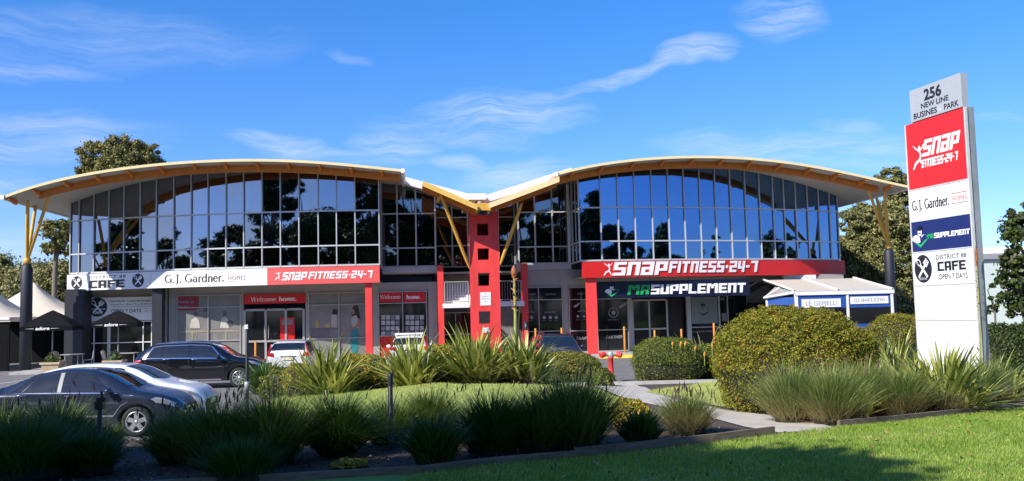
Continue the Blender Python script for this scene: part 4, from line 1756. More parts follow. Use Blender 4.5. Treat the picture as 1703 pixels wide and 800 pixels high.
# ------------------------------------------------------------------ glazed restaurant annex at the right end
VX = -2.4
AX = thing('annex_building', 'white framed glazed restaurant annex with blue panels and sloping cream roof', 'building', WB(bu(1390, 520, VX)[0], VX, 0))
pxu = lambda px: bu(px, 500, VX)[0]
pxz = lambda px, py: bu(px, py, VX)[1]
xa, xb, xc = pxu(1324), pxu(1409), pxu(1483)
ze = pxz(1400, 489)
m = MB(WB)
for u, w in ((xa, .16), (xb, .12), (xc, .13)):
    m.box(u - w / 2, u + w / 2, VX - .06, VX + .06, 0, ze)
m.box(xa - .1, xc + .12, VX - .1, VX + .1, ze - .02, ze + .17)
# splayed left bay
xl = pxu(1291)
m.box(xl - .05, xl + .05, VX + 1.2, VX + 1.3, 0, ze - .2)
m.obj('frame', M_white, AX)
m = MB(WB)
blue = mat('blue_panel', (.02, .08, .32), .45, var=.08)
zt1 = ze - .03
zsg = pxz(1400, 512)
zlow = pxz(1450, 538)
m.m = 0
for a, b in ((xa + .08, xb - .06), (xb + .06, xc - .07)):
    m.box(a, b, VX - .02, VX + .02, zsg, zt1)
    m.box(a, b, VX - .03, VX + .02, 0, zlow)
m.obj('panel', blue, AX)
m = MB(WB)
for a, b in ((xa + .08, xb - .06), (xb + .06, xc - .07)):
    m.box(a, b, VX, VX + .02, zlow, zsg)
m.obj('window', M_shopglass, AX)
m = MB(WB)
m.face([(xl, VX + 1.25, 0), (xa - .08, VX + .02, 0), (xa - .08, VX + .02, ze - .45), (xl, VX + 1.25, ze - .45)])
m.obj('window', M_shopglass, AX)
m = MB(WB)
m.face([(xl, VX + 1.24, ze - .5), (xa - .08, VX + .01, ze - .5), (xa - .08, VX + .01, ze - .1), (xl, VX + 1.24, ze - .1)])
m.obj('panel', blue, AX)
# roof
vr1 = 3.4
vr1 = 1.7
zr = bu(1385, 463.5, vr1)[1]
M_annexroof = mat('cream_roof_sheet', (.54, .50, .43), .6, var=.05)
m = MB(WB)
m.face([(xa - .1, VX - .08, ze + .18), (xc + .1, VX - .08, ze + .18), (xc + .1, vr1, zr), (xa - .1, vr1, zr)])
m.face([(xa - .1, VX - .08, ze + .16), (xc + .1, VX - .08, ze + .16), (xc + .1, vr1, zr - .06), (xa - .1, vr1, zr - .06)])
rf = m.obj('roof', M_annexroof, AX)
for u in (xa - .1, (xa + xb) / 2 + .9, xc + .05):
    m = MB(WB)
    m.grid([[(u - .05, v, z + .02), (u + .05, v, z + .02), (u + .05, v, z + .09), (u - .05, v, z + .09)] for v, z in ((VX - .1, ze + .17), (vr1, zr))], close_v=True, smooth=False)
    m.obj('roof_rib', M_white, rf)
m = MB(WB)
m.m = 0
m.face([(xa - .1, VX - .08, ze + .17), (xl - .15, VX + 1.2, ze - .05), (bu(1298, 478, VX + 2.0)[0], VX + 2.0, bu(1298, 478, VX + 2.0)[1]), (xa - .1, VX + 2.4, ze + .5)])
m.obj('hip_roof', mat('clear_roof_sheet', (.30, .33, .32), .25), AX)
m = MB(WB)
m.tube([(xa - .1, VX - .08, ze + .13), (xl - .15, VX + 1.2, ze - .1), (bu(1298, 478, VX + 2.0)[0], VX + 2.0, bu(1298, 478, VX + 2.0)[1])], .07, 8)
m.obj('roof_edge', M_white, AX)
m = MB(WB)
m.box(xc - .05, xc + .05, VX + .1, vr1, 0, ze)
m.box(xl - .02, xc, vr1, vr1 + .1, 0, zr - .1)
m.obj('wall', M_shopglass, AX)
for (x0, x1, y0, y1, s, lab) in ((1333, 1398, 497, 511, "LE GEMELLI", 'white name strip in the middle bay of the blue restaurant annex'), (1414, 1477, 493, 505, "02 8443.0290", 'white telephone number strip on the end bay of the blue restaurant annex')):
    a, b, z0, z1 = rect(x0, y0, x1, y1, VX - .05)
    r = thing('name_strip', lab, 'sign', WB((a + b) / 2, VX - .05, z0))
    m = MB(WB)
    m.box(a, b, VX - .06, VX - .03, z0, z1)
    m.obj('panel', M_signwhite, r)
    m = MB(lambda a_, c, b_: WB(a_, VX - .064 - c, b_))
    lay_text(m, s, a + (b - a) * .1, z0 + .1, (z1 - z0) * .5, (b - a) * .8, 0)
    m.obj('lettering', MATS['grey_lettering'], r)

# ------------------------------------------------------------------ pylon sign
PYY = 17.2
PC = at(1631, 600, PYY)                       # near front edge
PDIR = Vector((-.233, .972, 0)).normalized()   # along the face, going away
PN = Vector((-PDIR.y, PDIR.x, 0))              # outward from the lettered face
if PN.x > 0:
    PN = -PN
gz_ = float(hgt(PC.x, PC.y))


def pz(py, px=1615):
    return at(px, py, PYY).z


# face runs from the near edge (s = 0) away; find its length from the far edge pixel
def s_of(px, py):
    d = ray(px, py)
    n = PN
    t = (Vector((PC.x, PC.y, 0)) - Vector((CAM.x, CAM.y, 0))).dot(n) / (d.x * n.x + d.y * n.y)
    p = CAM + d * t
    return (Vector((p.x, p.y, 0)) - Vector((PC.x, PC.y, 0))).dot(PDIR), p.z


PW = s_of(1514, 320)[0]
PT = .21


def PF(a, c, b):
    """a: left to right across the face (0..PW), c: out of the face, b: height"""
    p = Vector((PC.x, PC.y, 0)) + PDIR * (PW - a) + PN * c
    return (p.x, p.y, b)


PY = thing('pylon_sign', 'tall white and red pylon sign with galvanised side standing in the flax bed', 'sign', (PC.x, PC.y, gz_))
M_galv = mat('galvanised_steel', (.34, .355, .37), .5, metal=.3, var=.35, scale=2.2, stretch=(1, 1, .45), detail=6)
M_silverp = mat('silver_panel', (.42, .44, .47), .4, metal=.1, var=.03)
ztop = at(1609, 177, PYY).z
m = MB(PF)
m.box(.0, PW, -PT, -.03, gz_ - .3, ztop)
m.obj('case', M_galv, PY)
m = MB(PF)
z256 = at(1606, 120, PYY).z
m.box(.18, PW - .03, -.12, .02, ztop + .005, z256)
cap = m.obj('number_panel', M_silverp, PY)
zrow = [at(1614, y, PYY).z for y in (178, 298, 355, 411, 471, 533)] + [gz_]
names = [M_redbright := mat('bright_red_vinyl', (.80, .018, .018), .4, var=.03), M_signwhite, M_blue, M_signwhite, M_signwhite, M_signwhite]
panels = []
for k in range(6):
    m = MB(PF)
    m.box(.0, PW, -.028, .02, zrow[k + 1] + .018, zrow[k] - .008)
    panels.append(m.obj('sign_panel', names[k], PY))
m = MB(PF)
for k in range(1, 6):
    m.box(-.005, PW + .005, -.026, .03, zrow[k] - .006, zrow[k] + .016)
m.box(PW, PW + .03, -.03, .032, gz_, zrow[0])
m.box(-.03, 0, -.03, .032, gz_, zrow[0])
m.obj('panel_frame', mat('pylon_trim', (.6, .6, .6), .4), PY)


def ptext(par, s, mm, f0, f1, k, g0, g1, kind='t', c=.024, **kw):
    """lettering between fractions of the panel's width (f) and height (g)"""
    zt_, zb_ = (zrow[k], zrow[k + 1]) if k >= 0 else (z256, ztop)
    a0, a1 = PW * f0, PW * f1
    h = (g1 - g0) * (zt_ - zb_)
    b0 = zb_ + g0 * (zt_ - zb_)
    mb = MB(PF)
    if kind == 't':
        lay_text(mb, s, a0, b0, h, a1 - a0, c, **kw)
    elif kind == 'b':
        block_text(mb, s, a0, b0, h, a1 - a0, c - .004, c + .002, **kw)
    else:
        serif_text(mb, s, a0, b0, h, a1 - a0, c, **kw)
    mb.obj('lettering', mm, par)


M_pyl = mat('slate_lettering', (.06, .06, .065), .5)
ptext(cap, "256", M_ink, .36, .66, -1, .56, .88, bold=.035)
ptext(cap, "NEW LINE", M_ink, .30, .77, -1, .33, .49, bold=.02)
ptext(cap, "BUSINES", M_ink, .16, .57, -1, .08, .25, bold=.02)
ptext(cap, "S", mat('worn_lettering', (.62, .63, .65), .5), .59, .645, -1, .08, .24, bold=.0)
ptext(cap, "PARK", M_ink, .69, .93, -1, .08, .25, bold=.02)
ptext(panels[0], "Snap", M_letter, .27, .87, 0, .46, .70, 'b', shear=.3)
ptext(panels[0], "FITNESS.24-7", M_letter, .25, .85, 0, .30, .42, 'b', shear=.22, gap=.22)
mb = MB(PF)
runner(mb, PW * .10, zrow[1] + .30 * (zrow[0] - zrow[1]), .5 * 1.0, .024)
mb.obj('emblem', M_letter, panels[0])
ptext(panels[1], "G.J. Gardner.", M_ink, .04, .69, 1, .36, .66, 's', bold=1.5)
ptext(panels[1], "HOMES", mat('red_lettering', (.45, .05, .06), .5), .735, .965, 1, .44, .58)
mb = MB(PF)
for g in (.36, .66):
    zz1 = zrow[2] + g * (zrow[1] - zrow[2])
    mb.face([(PW * .72, .024, zz1), (PW * .98, .024, zz1), (PW * .98, .024, zz1 + .012), (PW * .72, .024, zz1 + .012)])
mb.obj('rule', MATS['red_lettering'], panels[1])
mb = MB(PF)
bust(mb, PW * .145, zrow[3] + .2 * (zrow[2] - zrow[3]), .62 * (zrow[2] - zrow[3]), .024)
mb.obj('emblem', [M_letter, MATS['bright_green_vinyl'], MATS['navy_ink']], panels[2])
ptext(panels[2], "MR", M_green, .28, .385, 2, .40, .55, 'b', shear=.15)
ptext(panels[2], "SUPPLEMENT", M_letter, .395, .97, 2, .40, .56, 'b', shear=.12)
mb = MB(PF)
cutlery(mb, PW * .165, zrow[4] + .5 * (zrow[3] - zrow[4]), .42 * (zrow[3] - zrow[4]), .022, .92)
mb.m = 1
lay_text(mb, "DISTRICT 88", PW * .10, zrow[4] + .17 * (zrow[3] - zrow[4]), .045, PW * .13, .034)
mb.obj('badge', [M_ink, M_letter], panels[3])
ptext(panels[3], "DISTRICT 88", M_pyl, .40, .90, 3, .74, .87, bold=.012)
ptext(panels[3], "CAFE", M_ink, .42, .88, 3, .40, .67, 'b')
ptext(panels[3], "OPEN 7 DAYS", M_pyl, .43, .90, 3, .16, .31, bold=.012)
# ------------------------------------------------------------------ cars
def paint(name, col, metal=.0, rough=.28):
    return mat(name, col, rough, metal=metal, var=.05, scale=1.5, coat=1.0)


M_tyre = mat('tyre_rubber', (.018, .018, .018), .85, var=.2)
M_rim = mat('alloy_rim', (.55, .56, .57), .3, metal=.7, var=.05)
M_carglass = mat('car_window_glass', (.012, .015, .018), .03, var=.2, spec=.8, coat=.5)
M_lampc = mat('headlamp_glass', (.35, .37, .40), .08, metal=.4, var=.3, scale=9, coat=1)
M_lampr = mat('tail_lamp_red', (.5, .012, .015), .15, coat=1)
M_trim = mat('car_black_trim', (.012, .012, .013), .5)
M_chrome = mat('chrome_trim', (.7, .7, .72), .12, metal=1.0, var=.02)
M_plate = mat('number_plate', (.75, .72, .45), .5, var=.05)


def interp(kp, x):
    xs = [k[0] for k in kp]
    ys = [k[1] for k in kp]
    return np.interp(x, xs, ys)


def smooth_kp(kp, L, r=.09):
    xs = np.linspace(0, L, 240)
    y = np.interp(xs, [k[0] for k in kp], [k[1] for k in kp])
    n = max(1, int(r / (L / 240)))
    ker = np.hanning(2 * n + 3)
    ker /= ker.sum()
    pad = np.concatenate([np.full(n + 1, y[0]), y, np.full(n + 1, y[-1])])
    y2 = np.convolve(pad, ker, 'valid')
    return list(zip(xs, y2))


def make_car(name, label, spec, group='parked cars', extras=()):
    """local axes: x from tail (0) to nose (L), y to the car's left, z up"""
    L = spec['L']
    zt = smooth_kp(spec['zt'], L)
    zb = smooth_kp(spec['zb'], L, .12)
    wb = smooth_kp(spec['w'], L, .14)
    wt = smooth_kp(spec['wt'], L, .14)
    zs = smooth_kp(spec['zs'], L, .05)
    wx, wr = spec['wheels'], spec['wr']
    RA = wr + .055

    def ring(x):
        T, B, Wd, Wt, S = (float(interp(k, x)) for k in (zt, zb, wb, wt, zs))
        B = min(B, T - .015)
        arch = S
        for c in wx:
            if abs(x - c) < RA:
                arch = max(arch, wr + math.sqrt(RA * RA - (x - c) ** 2))
        arch = min(arch, B - .06)
        inn = .62 * Wd
        sh = B - arch
        pts = [(0, S), (inn, S), (inn + .005, arch if arch > S + .01 else S + .005), (.965 * Wd, arch + (.02 if arch <= S + .01 else 0)), (Wd * .995, arch + min(.05, sh * .2)),
               (Wd * 1.0, arch + sh * .45), (Wd * .995, arch + sh * .78), (.975 * Wd, B - .012), (.95 * Wd, B + .004)]
        e = .05 if T - B > .15 else .25 * (T - B)
        for s in (.25, .5, .75):
            pts.append((.95 * Wd + (Wt - .95 * Wd) * s + .02 * math.sin(math.pi * s) * min(1, (T - B) / .4), B + (T - e - B) * s))
        pts += [(Wt, T - e), (Wt * .93, T - .35 * e), (Wt * .6, T - .04 * e), (Wt * .3, T), (0, T + .002)]
        return pts
    K = 17

    def surf(x, k):
        p = ring(x)
        k = max(0, min(K - 1.001, k))
        i = int(k)
        f = k - i
        return (p[i][0] + (p[i + 1][0] - p[i][0]) * f, p[i][1] + (p[i + 1][1] - p[i][1]) * f)

    xs = set(np.linspace(0, L, 64).round(3).tolist())
    for c in wx:
        xs |= set((c + RA * np.cos(np.linspace(0, math.pi, 21))).round(3).tolist())
        xs |= {round(c - RA - .004, 3), round(c + RA + .004, 3)}
    xs = sorted(x for x in xs if 0 <= x <= L)
    root = thing(name, label, 'car', (0, 0, 0), group)
    P = spec['paint']
    m = MB()
    rows = []
    for x in xs:
        r = ring(x)
        rows.append([(x, -y, z) for y, z in r] + [(x, y, z) for y, z in r[-2:0:-1]])
    m.grid(rows, close_v=True)
    m.face(rows[0])
    m.face(rows[-1])
    body = m.obj('body', P, root)
    mod = body.data
    # keep creases sharp
    try:
        mod.set_sharp_from_angle(angle=R(38))
    except Exception:
        pass

    def patch(nm, xa, xb, k0, k1, mm, side=0, off=.006, par=body, nx=14, nk=6, xa2=None, xb2=None, mid=False):
        """a panel on the body surface: x range at k0 (xa..xb) and at k1 (xa2..xb2)"""
        xa2 = xa if xa2 is None else xa2
        xb2 = xb if xb2 is None else xb2
        for s in ((1, -1) if side == 0 else (side,)):
            m = MB()
            rows = []
            for i in range(nx + 1):
                row = []
                for j in range(nk + 1):
                    t = j / nk
                    k = k0 + (k1 - k0) * t
                    x = (xa + (xa2 - xa) * t) + ((xb + (xb2 - xb) * t) - (xa + (xa2 - xa) * t)) * i / nx
                    y, z = surf(x, k)
                    y2, z2 = surf(x, k + .02)
                    ny, nz = (z2 - z), -(y2 - y)
                    q = math.hypot(ny, nz) or 1
                    row.append((x, s * (y + ny / q * off), z + nz / q * off))
                rows.append(row)
            m.grid(rows)
            m.obj(nm, mm, par)

    def top_patch(nm, xa, xb, frac, mm, off=.006, nx=10, xa_e=None, xb_e=None):
        """windscreen or rear glass over the whole width; xa_e/xb_e: range at the sides"""
        xa_e = xa if xa_e is None else xa_e
        xb_e = xb if xb_e is None else xb_e
        m = MB()
        rows = []
        ks = list(np.linspace(16, 13 - frac, 8))
        for i in range(nx + 1):
            row = []
            for s, kk in ((-1, ks[::-1]), (1, ks[1:])):
                for k in kk:
                    e = (16 - k) / 4
                    a = xa + (xa_e - xa) * e * e
                    b = xb + (xb_e - xb) * e * e
                    x = a + (b - a) * i / nx
                    y, z = surf(x, k)
                    dz = (surf(x + .03, k)[1] - surf(x - .03, k)[1]) / .06
                    q = math.sqrt(1 + dz * dz)
                    row.append((x - dz / q * off, s * y, z + off / q))
            rows.append(row)
        m.grid(rows)
        return m.obj(nm, mm, body)

    spec['detail'](patch, top_patch, surf, body, root)
    # wheels
    for c in wx:
        for s in (1, -1):
            yy = s * (float(interp(wb, c)) - .115)
            w = MB(lambda a, b, d, c=c, yy=yy, s=s: (c + a, yy + s * b, wr + d))
            w.lathe([(wr * .66, -.09), (wr * .93, -.10), (wr, -.06), (wr, .06), (wr * .93, .10), (wr * .72, .105), (wr * .66, .08)], n=28, axis=1)
            wh = w.obj('wheel', M_tyre, root)
            r_ = MB(lambda a, b, d, c=c, yy=yy, s=s: (c + a, yy + s * b, wr + d))
            ri = wr * .70
            r_.lathe([(ri, .02), (ri, .098), (ri * .9, .1), (ri * .86, .03)], n=28, axis=1)
            nsp = spec.get('spokes', 5)
            for q in range(nsp):
                a = 2 * math.pi * q / nsp + .3
                ca, sa = math.cos(a), math.sin(a)
                w0, w1 = ri * spec.get('spoke_w', .17), ri * spec.get('spoke_w', .17) * 1.15
                P4 = [(.1 * ri, -w0), (.95 * ri, -w1), (.95 * ri, w1), (.1 * ri, w0)]
                r_.prism([(x * ca - y * sa, x * sa + y * ca) for x, y in P4], .055, .085, axis=1)
            r_.lathe([(0, .09), (.16 * ri, .09), (.2 * ri, .06)], n=12, axis=1)
            r_.obj('rim', M_rim, wh)
            b_ = MB(lambda a, b, d, c=c, yy=yy, s=s: (c + a, yy + s * b, wr + d))
            disc(b_, 0, 0, ri * .95, ri * .95, .0, 20)
            b_.obj('brake_disc', M_trim, wh)
    return root


def mirrors(surf, x, k, P, root, z=.0):
    for s in (1, -1):
        y, zz = surf(x, k)
        m = MB()
        m.lathe([(0, -.05), (.075, -.045), (.095, 0), (.085, .06), (.04, .1), (0, .105)], n=12, axis=0)
        m.v = [(x + vx * .9, s * (y + .13) + vy * 1.15, zz + .06 + vz * .85) for vx, vy, vz in m.v]
        m.tube([(x + .02, s * (y - .02), zz), (x, s * (y + .1), zz + .03)], .028, 6, raw=True)
        m.obj('wing_mirror', P, root)


def seam(patch, x, k0=4.2, k1=7.6, slope=0.0):
    patch('shut_line', x, x + .012, k0, k1, M_trim, off=.003, nx=1, xa2=x + slope, xb2=x + slope + .012)


def plate(root, x, z, w=.37, h=.11, y=0):
    m = MB()
    m.box(x - .012, x + .012, y - w / 2, y + w / 2, z, z + h)
    m.obj('number_plate', M_plate, root)


def sedan_detail(P, fastback=True):
    def f(patch, top, surf, body, root):
        top('windscreen', 2.68, 3.42, .1, M_carglass, xa_e=2.62, xb_e=3.2)
        top('rear_window', .72, 1.42, .1, M_carglass, xa_e=.9, xb_e=1.5)
        for (a, b, a2, b2) in ((1.98, 3.10, 1.98, 2.62), (1.16, 1.90, 1.42, 1.90), (.84, 1.12, 1.22, 1.38)):
            patch('side_window', a, b, 8.25, 11.75, M_carglass, xa2=a2, xb2=b2)
        patch('window_trim', .80, 3.16, 7.9, 8.2, M_chrome, off=.006, nk=1, nx=20)
        patch('pillar_trim', 1.90, 1.98, 8.25, 11.8, mat('pillar_grey', (.25, .25, .26), .4), off=.008, nx=1)
        for x in (1.94, 3.18):
            seam(patch, x, 3.6, 7.9)
        seam(patch, .98, 4.8, 7.9, .0)
        patch('side_moulding', 1.25, 3.4, 4.72, 4.86, mat('moulding_light', (.2, .2, .22), .35), off=.012, nk=1)
        for x in (2.08, 1.06):
            for s in (1, -1):
                y, z = surf(x + .1, 6.8)
                m = MB()
                m.tube([(x, s * (y + .005), z - .0), (x + .03, s * (y + .03), z), (x + .17, s * (y + .03), z), (x + .2, s * (y + .005), z)], .016, 6, raw=True)
                m.obj('door_handle', M_chrome if x < 1.5 else P, root)
        patch('headlight', 3.86, 4.33, 6.2, 7.6, M_lampc, off=.009, xa2=3.98, xb2=4.36)
        patch('tail_light', .04, .3, 6.4, 7.8, M_lampr, off=.009)
        patch('side_repeater', 3.42, 3.5, 6.35, 6.75, M_lampc, off=.012, nx=2, nk=2)
        mirrors(surf, 3.0, 8.0, P, root)
        m = MB()
        m.box(4.40, 4.52, -.55, .55, .26, .44)
        m.box(4.40, 4.49, -.42, .42, .52, .62)
        m.obj('grille', M_trim, root)
        plate(root, 4.53, .42)
        m = MB()
        m.box(1.5, 3.0, -.5, .5, .5, .9)
        for x in (1.5, 2.4):
            for s in (-.35, .35):
                m.box(x, x + .14, s - .22, s + .22, .7, 1.22)
    return f


P_navy = paint('dark_blue_paint', (.02, .027, .048), .3)
SED = dict(L=4.5, zt=[(0, .80), (.06, .97), (.5, 1.07), (.85, 1.17), (1.3, 1.36), (1.75, 1.455), (2.1, 1.47), (2.55, 1.44), (2.9, 1.33), (3.45, 1.02), (3.6, .98), (4.05, .89), (4.32, .78), (4.46, .64), (4.5, .56)],
           zb=[(0, .74), (.1, .93), (.6, .98), (1.2, .975), (3.3, .925), (3.6, .90), (4.15, .79), (4.4, .66), (4.5, .52)],
           w=[(0, .62), (.12, .78), (.5, .855), (2.2, .875), (3.8, .86), (4.2, .79), (4.4, .66), (4.5, .50)],
           wt=[(0, .56), (.5, .70), (.9, .66), (1.5, .575), (2.3, .57), (2.8, .60), (3.4, .69), (3.7, .74), (4.2, .68), (4.5, .42)],
           zs=[(0, .34), (.2, .24), (.9, .2), (3.7, .19), (4.3, .2), (4.5, .26)], wheels=(.92, 3.56), wr=.32, paint=P_navy, spokes=5, spoke_w=.2, detail=sedan_detail(P_navy))


def put(root, lx, ly, X, Y, ang, z=0.0):
    c, s = math.cos(ang), math.sin(ang)
    root.location = (X - (lx * c - ly * s), Y - (lx * s + ly * c), z)
    root.rotation_euler = (0, 0, ang)


sedan = make_car('parked_car', 'dark blue sedan nearest the camera beside the shaded grasses', SED)
p = on_z(226, 727, 0)
put(sedan, 3.56, -.84, p.x, p.y, R(4))
P_white = paint('white_car_paint', (.74, .74, .73))
HAT = dict(SED)
HAT.update(L=4.45, paint=P_white, detail=None)
HAT['zt'] = [(0, .80), (.05, 1.02), (.3, 1.16), (.8, 1.36), (1.3, 1.46), (2.0, 1.475), (2.5, 1.44), (2.85, 1.34), (3.4, 1.05), (3.6, .99), (4.0, .92), (4.27, .82), (4.40, .68), (4.45, .58)]


def hatch_detail(patch, top, surf, body, root):
    top('windscreen', 2.62, 3.38, .1, M_carglass, xa_e=2.56, xb_e=3.16)
    top('rear_window', .14, .75, .1, M_carglass)
    for (a, b, a2, b2) in ((1.95, 3.06, 1.95, 2.56), (1.0, 1.88, 1.15, 1.88), (.6, .95, .85, 1.1)):
        patch('side_window', a, b, 8.25, 11.75, M_carglass, xa2=a2, xb2=b2)
    for x in (1.92, 3.14):
        seam(patch, x, 3.6, 7.9)
    patch('headlight', 3.80, 4.32, 6.5, 7.7, M_lampc, off=.009, xa2=3.95, xb2=4.33)
    patch('tail_light', .03, .35, 6.4, 7.8, M_lampr, off=.009)
    mirrors(surf, 2.95, 8.0, P_white, root)
    m = MB()
    m.prism([(-.55, .5), (-.4, .26), (.4, .26), (.55, .5), (.4, .56), (-.4, .56)], 4.36, 4.47, axis=0)
    m.obj('grille', M_trim, root)
    m = MB()
    for s in (-.7, .7):
        m.lathe([(0, .0), (.06, 0), (.06, -.05)], (4.40, s * .86, .36), 10, axis=0)
    m.obj('fog_light', M_lampc, root)
    plate(root, 4.48, .45)


HAT['detail'] = hatch_detail
hatch = make_car('parked_car', 'white hatchback parked between the dark blue sedan and the black wagon', HAT)
put(hatch, 4.45, -.4, -7.45, 22.0, R(4))

P_blackcar = paint('black_car_paint', (.006, .006, .009), .2, .2)


def suv_detail(patch, top, surf, body, root):
    top('windscreen', 2.78, 3.42, .1, M_carglass, xa_e=2.72, xb_e=3.25)
    top('rear_window', .12, .5, .1, M_carglass)
    for (a, b, a2, b2) in ((2.05, 3.18, 2.05, 2.76), (1.12, 1.98, 1.12, 1.98), (.45, 1.05, .75, 1.02)):
        patch('side_window', a, b, 8.35, 11.6, M_carglass, xa2=a2, xb2=b2)
    patch('window_trim', .42, 3.3, 8.0, 8.3, M_chrome, off=.007, nk=1, nx=20)
    patch('window_trim', .72, 2.8, 11.65, 11.85, M_chrome, off=.009, nk=1, nx=20)
    patch('pillar_trim', .42, .5, 8.2, 11.7, M_chrome, xa2=.70, xb2=.76, off=.009, nx=1)
    patch('pillar_trim', 3.2, 3.28, 8.2, 11.7, M_chrome, xa2=2.76, xb2=2.82, off=.009, nx=1)
    for x in (2.0, 3.2):
        seam(patch, x, 3.8, 7.9)
    for x in (2.12, 1.12):
        for s in (1, -1):
            y, z = surf(x + .1, 7.0)
            m = MB()
            m.tube([(x, s * (y + .005), z), (x + .03, s * (y + .03), z), (x + .17, s * (y + .03), z), (x + .2, s * (y + .005), z)], .018, 6, raw=True)
            m.obj('door_handle', M_chrome, root)
    for s in (1, -1):
        m = MB()
        P5 = [(x, s * (surf(x, 12)[0] - .04), surf(x, 12)[1] + .07) for x in np.linspace(.8, 2.8, 9)]
        m.tube(P5, .022, 6, raw=True)
        m.obj('roof_rail', M_chrome, root)
        m = MB()
        m.box(1.15, 3.15, s * .9 - .06, s * .9 + .06, .30, .35)
        m.obj('side_step', M_chrome, root)
    patch('headlight', 4.0, 4.45, 6.4, 7.7, M_lampc, off=.009)
    patch('tail_light', .02, .34, 6.6, 8.0, M_lampr, off=.012)
    mirrors(surf, 3.05, 8.1, P_blackcar, root)
    m = MB()
    m.box(4.55, 4.66, -.5, .5, .4, .8)
    m.obj('grille', M_trim, root)
    plate(root, 4.67, .45)


SUV = dict(L=4.65, zt=[(0, .9), (.05, 1.1), (.25, 1.35), (.6, 1.56), (1.0, 1.62), (2.0, 1.64), (2.65, 1.6), (2.95, 1.5), (3.45, 1.16), (3.65, 1.1), (4.2, 1.02), (4.5, .9), (4.62, .74), (4.65, .66)],
           zb=[(0, .84), (.1, 1.05), (.6, 1.1), (3.2, 1.05), (3.6, 1.03), (4.3, .92), (4.6, .72), (4.65, .62)],
           w=[(0, .68), (.12, .84), (.5, .925), (2.2, .94), (3.9, .93), (4.35, .86), (4.55, .72), (4.65, .55)],
           wt=[(0, .6), (.4, .68), (1.0, .66), (2.3, .66), (2.9, .69), (3.4, .76), (3.8, .8), (4.4, .72), (4.65, .48)],
           zs=[(0, .4), (.2, .3), (.9, .26), (3.8, .25), (4.4, .28), (4.65, .34)], wheels=(.9, 3.77), wr=.36, paint=P_blackcar, spokes=10, spoke_w=.08, detail=suv_detail)
suv = make_car('parked_car', 'black wagon with silver window trim parked in front of the dining room window', SUV)
p = on_z(398, 645, 0)
put(suv, 3.77, -.9, p.x, p.y, R(5))


def small_detail(P):
    def f(patch, top, surf, body, root):
        top('windscreen', 2.4, 3.05, .1, M_carglass, xa_e=2.35, xb_e=2.9)
        top('rear_window', .09, .33, .0, M_carglass, off=.012)
        for (a, b, a2, b2) in ((1.65, 2.8, 1.65, 2.35), (.85, 1.58, .9, 1.58), (.4, .78, .5, .82)):
            patch('side_window', a, b, 8.25, 11.75, M_carglass, xa2=a2, xb2=b2)
        for s in (1, -1):
            m = MB()
            y0 = .60
            m.prism([(s * .52, .92), (s * .80, .98), (s * .83, 1.06), (s * .60, 1.10)], -.012, .10, axis=0)
            m.prism([(s * .74, 1.08), (s * .80, 1.08), (s * .68, 1.42), (s * .64, 1.42)], .06, .22, axis=0)
            m.obj('tail_light', M_lampr, root)
        mirrors(surf, 2.65, 8.0, P, root)
        m = MB()
        m.box(-.02, .05, -.62, .62, .40, .52)
        m.obj('bumper_insert', M_trim, root)
        plate(root, -.02, .80)
        patch('headlight', 3.30, 3.70, 6.3, 7.7, M_lampc, off=.009)
        m = MB()
        m.box(3.74, 3.87, -.5, .5, .36, .56)
        m.obj('grille', M_trim, root)
        m = MB()
        m.box(-.025, -.005, -.3, .3, .93, .955)
        m.obj('tailgate_trim', M_chrome, root)
    return f


def small_spec(P):
    return dict(L=3.85, zt=[(0, .88), (.03, 1.06), (.12, 1.26), (.34, 1.46), (.7, 1.52), (1.6, 1.54), (2.2, 1.5), (2.5, 1.4), (3.05, 1.08), (3.2, 1.03), (3.6, .9), (3.78, .76), (3.85, .6)],
                zb=[(0, .84), (.08, 1.0), (.4, 1.03), (2.8, .97), (3.2, .94), (3.6, .82), (3.85, .55)],
                w=[(0, .76), (.1, .82), (.4, .845), (1.8, .85), (3.1, .84), (3.6, .74), (3.85, .5)],
                wt=[(0, .70), (.3, .64), (.6, .60), (1.8, .6), (2.4, .63), (3.0, .7), (3.5, .66), (3.85, .42)],
                zs=[(0, .3), (.2, .24), (.9, .2), (3.2, .19), (3.85, .26)], wheels=(.62, 3.1), wr=.30, paint=P, spokes=7, spoke_w=.12, detail=small_detail(P))


small = make_car('parked_car', 'small white hatchback seen from behind before the glass entrance doors', small_spec(P_white))
put(small, 0, 0, at(479, 560, 35.4).x, 35.4, YAW + R(90))
van = make_car('parked_car', 'white car with roof bars mostly hidden behind the flax clumps', small_spec(P_white))
for x in (.9, 1.9):
    m = MB()
    m.tube([(x, -.62, 1.60), (x, .62, 1.60)], .03, 6, raw=True)
    for s in (-.55, .55):
        m.tube([(x, s, 1.5), (x, s, 1.6)], .03, 6, raw=True)
    m.obj('roof_bar', M_white, van)
put(van, 0, 0, at(680, 560, 38.5).x, 38.5, YAW + R(90))
dark = make_car('parked_car', 'dark blue car with silver roof rails behind the clipped hedge', small_spec(P_navy))
for s in (-.52, .52):
    m = MB()
    m.tube([(.5, s, 1.52), (.7, s, 1.585), (2.1, s, 1.585), (2.3, s, 1.5)], .022, 6, raw=True)
    m.obj('roof_rail', M_chrome, dark)
put(dark, 3.85, 0, at(938, 560, 34.5).x, 34.5, YAW - R(90))

# ------------------------------------------------------------------ street furniture
def bollard(px, yt, yb, v, label):
    u, zt_ = bu(px, yt, v)
    m = MB(WB)
    h = zt_
    m.lathe([(.06, 0), (.06, h - .02), (.04, h), (0, h)], (u, v, 0), 12)
    o = m.obj('bollard', M_yellow, None, loc=WB(u, v, 0))
    tag(o, label, 'bollard', 'yellow safety bollards along the shopfronts')


